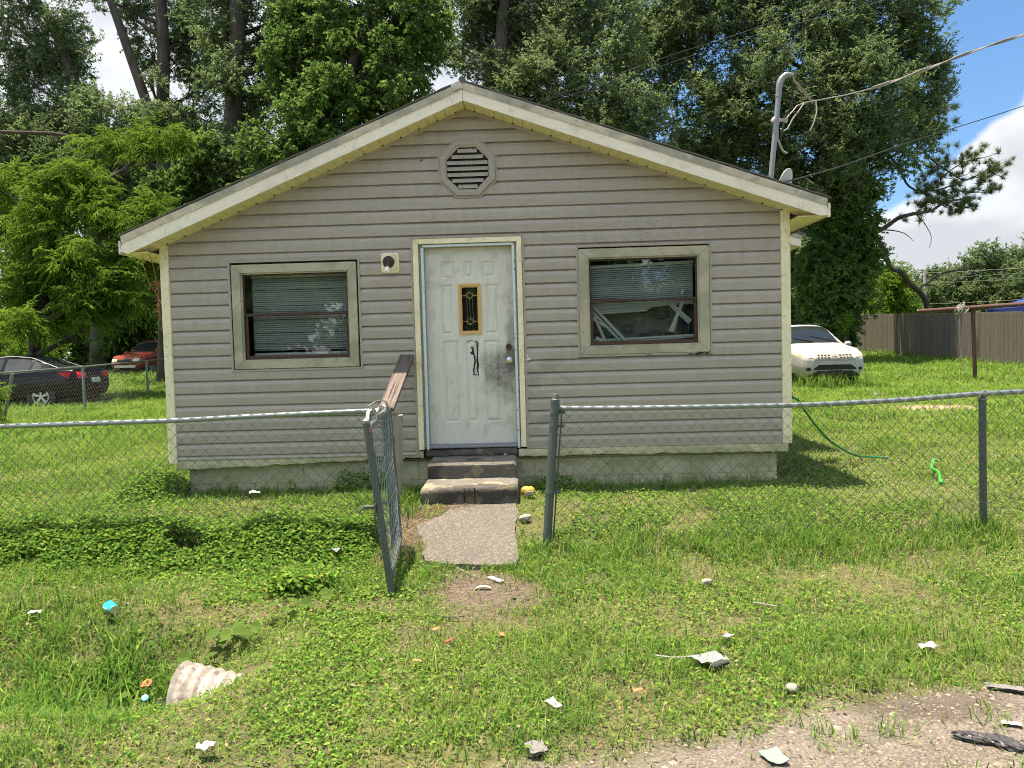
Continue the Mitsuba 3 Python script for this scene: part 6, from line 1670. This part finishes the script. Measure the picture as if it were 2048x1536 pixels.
# ---------------------------------------------------------------- grass, weeds, straw, gravel
import shapely
PATHP = Polygon(jag).buffer(-.01)
def noise2(x, y, f, seed, o=3): return meshkit.fbm(np.stack([x * f, y * f, x * 0 + seed], -1), o, seed)
def in_gravel(x, y):
    e = y + 4.62 + .45 * np.maximum(.9 - x, 0) - .6 * np.clip(x - .9, 0, .4) + .45 * (noise2(x, y, 2.4, 3, 4) - .5)
    return sstep(.16, -.16, e)
def bare(x, y):
    a = noise2(x, y, 1.7, 2, 4)
    b1 = sstep(1.0, .45, np.hypot((x + .40 + .18 * (y + 2.5)) / .55, (y + 2.80) / .62) + .7 * (a - .5))
    b2 = sstep(1.0, .5, np.hypot((x - .6) / .24, (y + 1.30) / .2) + .6 * (a - .5))
    b3 = sstep(1.0, .4, np.hypot((x - 7.8) / 1.3, (y - 7.0) / .8) + .7 * (a - .5))
    b4 = sstep(1.0, .4, np.hypot((x + 1.08) / .32, (y + 1.5) / .8) + .6 * (a - .5))
    b5 = sstep(1.0, .4, np.hypot((x - 1.5) / .35, (y + 1.2) / .15) + .6 * (a - .5))
    spots = sstep(.57, .68, noise2(x, y, 2.6, 41, 3)) * (y < -1.2) * .8
    return np.maximum.reduce([b1, b2, b3, b4, b5 * .8, spots])
def free(x, y):
    ok = ~((y > .09) & (x > -3.60) & (x < 2.49) & (y < 9.0))
    ok &= ~((x > -1.07) & (x < -.14) & (y > -.88) & (y < .1))
    ok &= ~shapely.contains_xy(PATHP, x, y)
    ok &= ~((x > -1.92) & (x < -1.40) & (np.abs(y + 3.98) < .19 - .28 * (x + 1.92)))
    D = y + 7.9
    ok &= (x > -.80 * D - .7) & (x < .70 * D + .7)
    return ok
def scatter(dens, x0, x1, y0, y1):
    n = int(dens * (x1 - x0) * (y1 - y0))
    x, y = rng.uniform(x0, x1, n), rng.uniform(y0, y1, n)
    k = free(x, y)
    return x[k], y[k]
C_DARK, C_GREEN, C_MID, C_LIME, C_DRY = (np.array(c) for c in ((.056, .134, .028), (.116, .242, .044), (.190, .328, .056), (.285, .395, .078), (.40, .355, .22)))
def pick(w):
    """colours from weights (n, 5)"""
    w = np.maximum(w, 0); w = w / w.sum(1, keepdims=True)
    cdf = w.cumsum(1); r = rng.random(len(w))[:, None]
    i = (r > cdf).sum(1).clip(0, 4)
    c = np.array([C_DARK, C_GREEN, C_MID, C_LIME, C_DRY])[i]
    return c * rng.uniform(.75, 1.25, (len(w), 1)) * (1 + rng.normal(0, .06, (len(w), 3)))
def blades(x, y, L, W, lean, col, z=None):
    n = len(x)
    z = ground_z(x, y) - .004 if z is None else z
    a = rng.uniform(0, 2 * math.pi, n); d = np.stack([np.cos(a), np.sin(a), 0 * a], -1)
    b = a + rng.normal(math.pi / 2, .5, n); s = np.stack([np.cos(b), np.sin(b), 0 * b], -1)
    o = np.stack([x, y, z], -1)
    L, W, lean = (np.broadcast_to(v, n)[:, None] for v in (L, W, lean))
    up = np.array([0, 0, 1.0])
    m = o + up * L * .55 * np.cos(lean * .6) + d * L * .55 * np.sin(lean * .6)
    t = m + up * L * .5 * np.cos(lean * 1.5) + d * L * .5 * np.sin(lean * 1.5)
    v = np.stack([o - s * W / 2, o + s * W / 2, m + s * W * .42, m - s * W * .42, t], 1).reshape(-1, 3)
    k = np.arange(n)[:, None] * 5
    f = np.concatenate([k + [0, 1, 2], k + [0, 2, 3], k + [3, 2, 4]], 0)
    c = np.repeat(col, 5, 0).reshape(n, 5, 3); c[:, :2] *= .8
    return v, f, c.reshape(-1, 3)
class Bin:
    def __init__(s): s.v, s.f, s.c, s.n = [], [], [], 0
    def add(s, v, f, c): s.v.append(v); s.f.append(f + s.n); s.c.append(c); s.n += len(v)
    def put(s, name, bsdf, **kw): return put((np.vstack(s.v), np.vstack(s.f)), name, bsdf, None, color=np.vstack(s.c), **kw)

gr = Bin()
ZONES = [  # density, x0, x1, y0, y1, length, width
    (5000, -3.9, 3.6, -5.6, -3.4, .068, .0048), (3600, -5.2, 4.6, -3.4, -1.9, .075, .0054), (2300, -7.5, 6.5, -1.9, 1.0, .075, .006),
    (1150, -9.5, 8.5, 1.0, 5.0, .10, .009), (480, -15, 13, 5.0, 12, .14, .015), (260, -20, 18, 12, 20, .17, .022), (110, -26, 19, 20, 32, .19, .034)]
for dens, x0, x1, y0, y1, L0, W0 in ZONES:
    x, y = scatter(dens, x0, x1, y0, y1)
    n1, n2, n3 = noise2(x, y, .9, 11), noise2(x, y, 3.1, 12), noise2(x, y, .35, 13)
    thin = bare(x, y) * .93
    thin = np.maximum(thin, in_gravel(x, y) * (.985 - .25 * sstep(.6, .7, n2)))
    keep = rng.random(len(x)) > np.maximum(thin, sstep(.60, .38, n2) * .35 * (y < 0))
    x, y, n1, n2, n3 = (a[keep] for a in (x, y, n1, n2, n3))
    back = sstep(0.5, 3.0, y)
    lush = sstep(.42, .62, n1)
    fenceband = np.exp(-((y + 2.05) / .28) ** 2) * (x > .3)
    L = L0 * rng.uniform(.55, 1.35, len(x)) * (.75 + .55 * lush + .8 * fenceband)
    w = np.stack([.10 + .22 * lush, .50 + .5 * lush + .25 * back, .75 + .55 * back, .75 + .9 * back * n3 * 2 - .35 * lush, .36 - .20 * lush - .25 * back + .25 * sstep(.5, .3, n2)], -1)
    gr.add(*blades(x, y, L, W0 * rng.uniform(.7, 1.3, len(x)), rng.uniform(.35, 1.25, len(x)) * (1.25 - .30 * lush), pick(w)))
# coarse tufts: fence feet, post feet, ditch, step sides, gravel edge
def tufts(pts, n, L, W, spread, w, lean=.8):
    for (x, y) in pts:
        k = int(n * rng.uniform(.7, 1.3))
        xx, yy = x + rng.normal(0, spread, k), y + rng.normal(0, spread, k)
        kk = free(xx, yy); xx, yy = xx[kk], yy[kk]
        gr.add(*blades(xx, yy, L * rng.uniform(.5, 1.25, len(xx)), W * rng.uniform(.7, 1.3, len(xx)), rng.uniform(.2, 1.1, len(xx)) * lean, pick(np.tile(w, (len(xx), 1)))))
WG = np.array([.15, .7, .7, .35, .06])
tufts([(3.48 + rng.normal(0, .12), -1.93 + rng.normal(0, .06)) for _ in range(9)], 40, .19, .007, .05, WG)
tufts([(rng.uniform(.3, 4.6), -2.02 + rng.normal(0, .14)) for _ in range(85)], 34, .135, .007, .055, WG)
tufts([(rng.uniform(-2.9, -1.95), -3.75 + rng.normal(0, .18)) for _ in range(42)], 36, .19, .011, .06, np.array([.15, .9, .6, .2, .03]), 1.2)
tufts([(rng.uniform(-4.6, -2.4), rng.uniform(-3.6, -2.9)) for _ in range(34)], 26, .15, .009, .07, WG, 1.1)
tufts([(-1.33 + rng.normal(0, .16), -.75 + rng.normal(0, .22)) for _ in range(16)], 34, .17, .007, .05, WG)
tufts([(rng.uniform(-3.4, 2.5), -.06 + rng.normal(0, .1)) for _ in range(70)], 26, .15, .007, .05, WG)
tufts([(-5.0 + rng.uniform(-.5, 1.0), -2.0 + rng.normal(0, .3)) for _ in range(12)], 30, .36, .008, .05, WG, .7)
tufts([(rng.uniform(.6, 2.4), rng.uniform(-4.35, -3.7)) for _ in range(62)], 30, .12, .0055, .06, WG, 1.1)
tufts([(rng.uniform(-.6, .8), rng.uniform(-4.6, -3.6)) for _ in range(48)], 30, .115, .0055, .07, np.array([.08, .45, .8, .6, .08]), 1.1)
tufts([(1.32 + rng.normal(0, .12), -4.72 + rng.normal(0, .05)) for _ in range(5)], 16, .10, .005, .035, WG, 1.2)
tufts([(.08 + rng.normal(0, .10), -2.0 + rng.normal(0, .05)) for _ in range(7)], 24, .13, .009, .04, WG)
tufts([(7.6 + rng.uniform(-.9, 1.3), 12.1 + rng.normal(0, .2)) for _ in range(26)], 16, .42, .014, .12, WG, .6)
tufts([(rng.uniform(5.0, 16), rng.uniform(8, 24)) for _ in range(150)], 12, .30, .016, .12, np.array([.1, .5, .7, .6, .1]), .7)
tufts([(16.05 + rng.normal(0, .06), rng.uniform(17.5, 31)) for _ in range(60)], 8, .30, .02, .1, WG, .6)
tufts([(-.64 + rng.normal(0, .015), -.38) for _ in range(2)], 0, .06, .004, .01, WG)
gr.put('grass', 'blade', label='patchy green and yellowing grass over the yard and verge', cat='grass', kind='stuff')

# dry straw lying on the soil
sw = Bin()
def straw(x, y, L, W, dz=.010):
    n = len(x)
    a = rng.uniform(0, 2 * math.pi, n); d = np.stack([np.cos(a), np.sin(a), rng.normal(0, .12, n)], -1); s = np.stack([-np.sin(a), np.cos(a), 0 * a], -1)
    o = np.stack([x, y, ground_z(x, y) + dz * rng.random(n)], -1)
    L = (L * rng.uniform(.4, 1.4, n))[:, None]
    bend = s * L * rng.normal(0, .12, (n, 1))
    v = np.stack([o - d * L / 2 - s * W, o - d * L / 2 + s * W, o + bend + s * W, o + bend - s * W, o + d * L / 2 + s * W * .6, o + d * L / 2 - s * W * .6], 1).reshape(-1, 3)
    k = np.arange(n)[:, None] * 6
    f = np.concatenate([k + [0, 1, 2], k + [0, 2, 3], k + [3, 2, 4], k + [3, 4, 5]], 0)
    c = np.array([.27, .21, .13]) * rng.uniform(.4, 1.25, (n, 1)) * (1 + rng.normal(0, .06, (n, 3)))
    sw.add(v, f, np.repeat(c, 6, 0))
for dens, x0, x1, y0, y1, L in ((1400, -3.6, 3.2, -5.3, -2.2, .05), (700, -5, 5, -2.2, 0, .06)):
    x, y = scatter(dens, x0, x1, y0, y1)
    k = rng.random(len(x)) < .25 + .75 * bare(x, y)
    k &= rng.random(len(x)) > in_gravel(x, y) * .8
    straw(x[k], y[k], L, .0013)
n = 2600
x, y = rng.normal(-1.02, .15, n), rng.uniform(-2.3, -.86, n); k = free(x, y); straw(x[k], y[k], .085, .0013, .022)
n = 500
x, y = rng.normal(-.80, .16, n), -.93 + rng.normal(0, .05, n)
k = (x > -1.2) & (x < -.4) & (y < -.87)
straw(x[k], y[k], .07, .0014, .03)
sw.put('straw', 'litter_straw', label='pale dry straw and clippings lying between the grass', cat='straw', kind='stuff')

# creeping broad leaved ground cover and the taller weed bank along the left fence
wd = Bin()
def weeds(x, y, h, size, w, flat=.55):
    n = len(x)
    o = np.stack([x, y, ground_z(x, y) + h], -1)
    d = rand_dir(n); d[:, 2] = d[:, 2] * .35 - .05
    nn = np.array([0, 0, 1.0]) + rng.normal(0, flat, (n, 3))
    v, f, _ = leaves(o, d, nn, size * rng.uniform(.7, 1.3, n), size * rng.uniform(.5, .8, n), .18, np.zeros(n))
    wd.add(v, f, np.repeat(pick(np.broadcast_to(w, (n, 5))), 4, 0))
for dens, x0, x1, y0, y1, s in ((5200, -3.8, 3.4, -5.4, -3.3, .024), (3600, -5, 4.4, -3.3, -1.0, .028), (1800, -7, 6, -1.0, 1.5, .034)):
    x, y = scatter(dens, x0, x1, y0, y1)
    p = sstep(.50, .62, noise2(x, y, 1.1, 21)) * .85 + .12
    p = p * (1 - bare(x, y)) * (1 - in_gravel(x, y)) * np.where(x < -.8, 1.2, .42)
    k = rng.random(len(x)) < p
    weeds(x[k], y[k], rng.uniform(.006, .045, k.sum()), s, np.array([.08, .45, .75, .45, .05]))
# bank of weeds in front of and under the left fence
n = 52000
x, y = rng.uniform(-5.6, -1.28, n), rng.normal(-1.78, .33, n)
k = free(x, y) & (noise2(x, y, 2.0, 31) > .34)
x, y = x[k], y[k]
H = (.20 * np.exp(-((y + 1.80) / .36) ** 2) + .03) * (.45 + 1.1 * noise2(x, y, 3.4, 32)) * np.interp(x, [-5, -2, -1.3], [1.1, 1.0, .7])
weeds(x, y, H * rng.random(len(x)) ** .45, .036, np.array([.10, .75, .80, .40, .015]))
n = 9000
x, y = rng.uniform(-3.5, -1.1, n), -.08 - np.abs(rng.normal(0, .22, n))
k = free(x, y) & (noise2(x, y, 2.6, 33) > .40); x, y = x[k], y[k]
weeds(x, y, (.02 + .30 * sstep(.45, .7, noise2(x, y * .3, 1.6, 35)) * np.exp(-(y / .22) ** 2)) * rng.random(len(x)) ** .7, .036, np.array([.15, .6, .7, .3, .01]))
n = 8000
x, y = rng.uniform(-.1, 2.7, n), -.06 - np.abs(rng.normal(0, .20, n))
k = free(x, y) & (noise2(x, y, 2.6, 36) > .42); x, y = x[k], y[k]
weeds(x, y, (.02 + .22 * sstep(.48, .7, noise2(x, y * .3, 1.6, 37)) * np.exp(-(y / .2) ** 2)) * rng.random(len(x)) ** .7, .034, np.array([.15, .6, .7, .3, .01]))
n = 9000                                     # lit clump at the left house corner
x, y = rng.normal(-4.0, .28, n), rng.normal(-.2, .30, n)
k = free(x, y) & (x < -3.58 - .25 * (y + .1)); x, y = x[k], y[k]
weeds(x, y, (.30 * np.exp(-((x + 3.9) / .36) ** 2 - ((y + .1) / .35) ** 2) + .02) * rng.random(len(x)) ** .7, .036, np.array([.15, .6, .7, .5, .01]))
n = 7000                                     # weeds along the right fence and behind the terminal post
x, y = rng.uniform(-.12, 3.4, n), rng.normal(-1.55, .35, n)
k = free(x, y) & (noise2(x, y, 1.5, 38) > .47); x, y = x[k], y[k]
weeds(x, y, rng.uniform(.01, .07, len(x)), .030, np.array([.15, .6, .6, .3, .02]))
n = 2200                                     # bright clump left of the gate foot
x, y = rng.normal(-1.62, .10, n), rng.normal(-2.72, .09, n)
weeds(x, y, rng.uniform(.01, .13, n), .045, np.array([.08, .5, .9, .6, 0]))
wd.put('ground_cover', 'blade', label='low broad leaved weeds, thickest in a bank along the left fence', cat='weeds', kind='stuff')

# a few large round dock leaves by the culvert, each plant by itself
for i, (x, y, k_, s, lab) in enumerate(((-1.86, -3.46, 7, .085, 'biggest round leaved plant just behind the culvert pipe'), (-1.70, -3.55, 5, .08, 'round leaved plant at the back edge of the culvert pipe where it enters the bank'),
        (-2.02, -3.60, 5, .07, 'round leaved plant behind the open end of the culvert pipe'), (-1.55, -3.30, 5, .075, 'round leaved plant on the bank a step behind the culvert pipe'),
        (-2.28, -4.02, 4, .09, 'round leaved plant in the ditch beside the blue bottle cap'), (-1.42, -3.18, 4, .07, 'farthest round leaved plant up the bank from the culvert pipe'))):
    t = thing('round_leaf_plant', lab, 'plant', 'round leaved plants by the culvert pipe')
    for q in range(k_):
        a = rng.uniform(0, 2 * math.pi); r = rng.uniform(.02, .11)
        px, py = x + r * math.cos(a), y + r * math.sin(a); h = gz(px, py) + rng.uniform(.05, .12)
        th = np.linspace(0, 2 * math.pi, 13)
        nrm = np.array([rng.normal(0, .35), rng.normal(-.15, .35), 1.0]); nrm /= np.linalg.norm(nrm)
        e1 = np.cross(nrm, [1, .2, 0]); e1 /= np.linalg.norm(e1); e2 = np.cross(nrm, e1)
        ss_ = s * rng.uniform(.35, .6)
        rim = np.array([px, py, h]) + ss_ * (np.cos(th)[:, None] * e1 + np.sin(th)[:, None] * e2 * .92) + nrm * .006 * np.cos(2 * th)[:, None]
        V = np.vstack([[np.array([px, py, h - .008])], rim])
        put((V, np.array([[0, j + 1, j + 2] for j in range(12)])), 'leaf', 'leaf_vine', t, uv=np.tile([rng.uniform(.3, .9), .5], (14, 1)))

# gravel stones on the drive edge
gv_ = Bin()
n = 26000
x, y = rng.uniform(-.3, 3.0, n), rng.uniform(-5.5, -4.0, n)
k = rng.random(n) < in_gravel(x, y) * .9 * (.35 + .65 * noise2(x, y, 5, 51))
x, y = x[k], y[k]
n = len(x)
oct_ = np.array([[1, 0, 0], [-1, 0, 0], [0, 1, 0], [0, -1, 0], [0, 0, 1], [0, 0, -1.0]])
of = np.array([[0, 2, 4], [2, 1, 4], [1, 3, 4], [3, 0, 4], [2, 0, 5], [1, 2, 5], [3, 1, 5], [0, 3, 5]])
s = np.minimum(rng.lognormal(-5.45, .50, n), .018)[:, None, None]
v = oct_[None] * s * rng.uniform(.6, 1.3, (n, 6, 1)) * np.array([1, 1, .6])
a = rng.uniform(0, 2 * math.pi, n); ca_, sa_ = np.cos(a)[:, None], np.sin(a)[:, None]
v = np.stack([v[..., 0] * ca_ - v[..., 1] * sa_, v[..., 0] * sa_ + v[..., 1] * ca_, v[..., 2]], -1) + np.stack([x, y, ground_z(x, y) + .001], -1)[:, None]
c = np.array([.215, .185, .155]) * rng.uniform(.35, 1.7, (n, 1)) * (1 + rng.normal(0, .05, (n, 3)))
gv_.add(v.reshape(-1, 3), (np.arange(n)[:, None, None] * 6 + of).reshape(-1, 3), np.repeat(c, 6, 0).clip(0, .85))
gv_.put('gravel', 'litter_straw', label='loose pale gravel on the drive edge at bottom right', cat='gravel', kind='stuff')
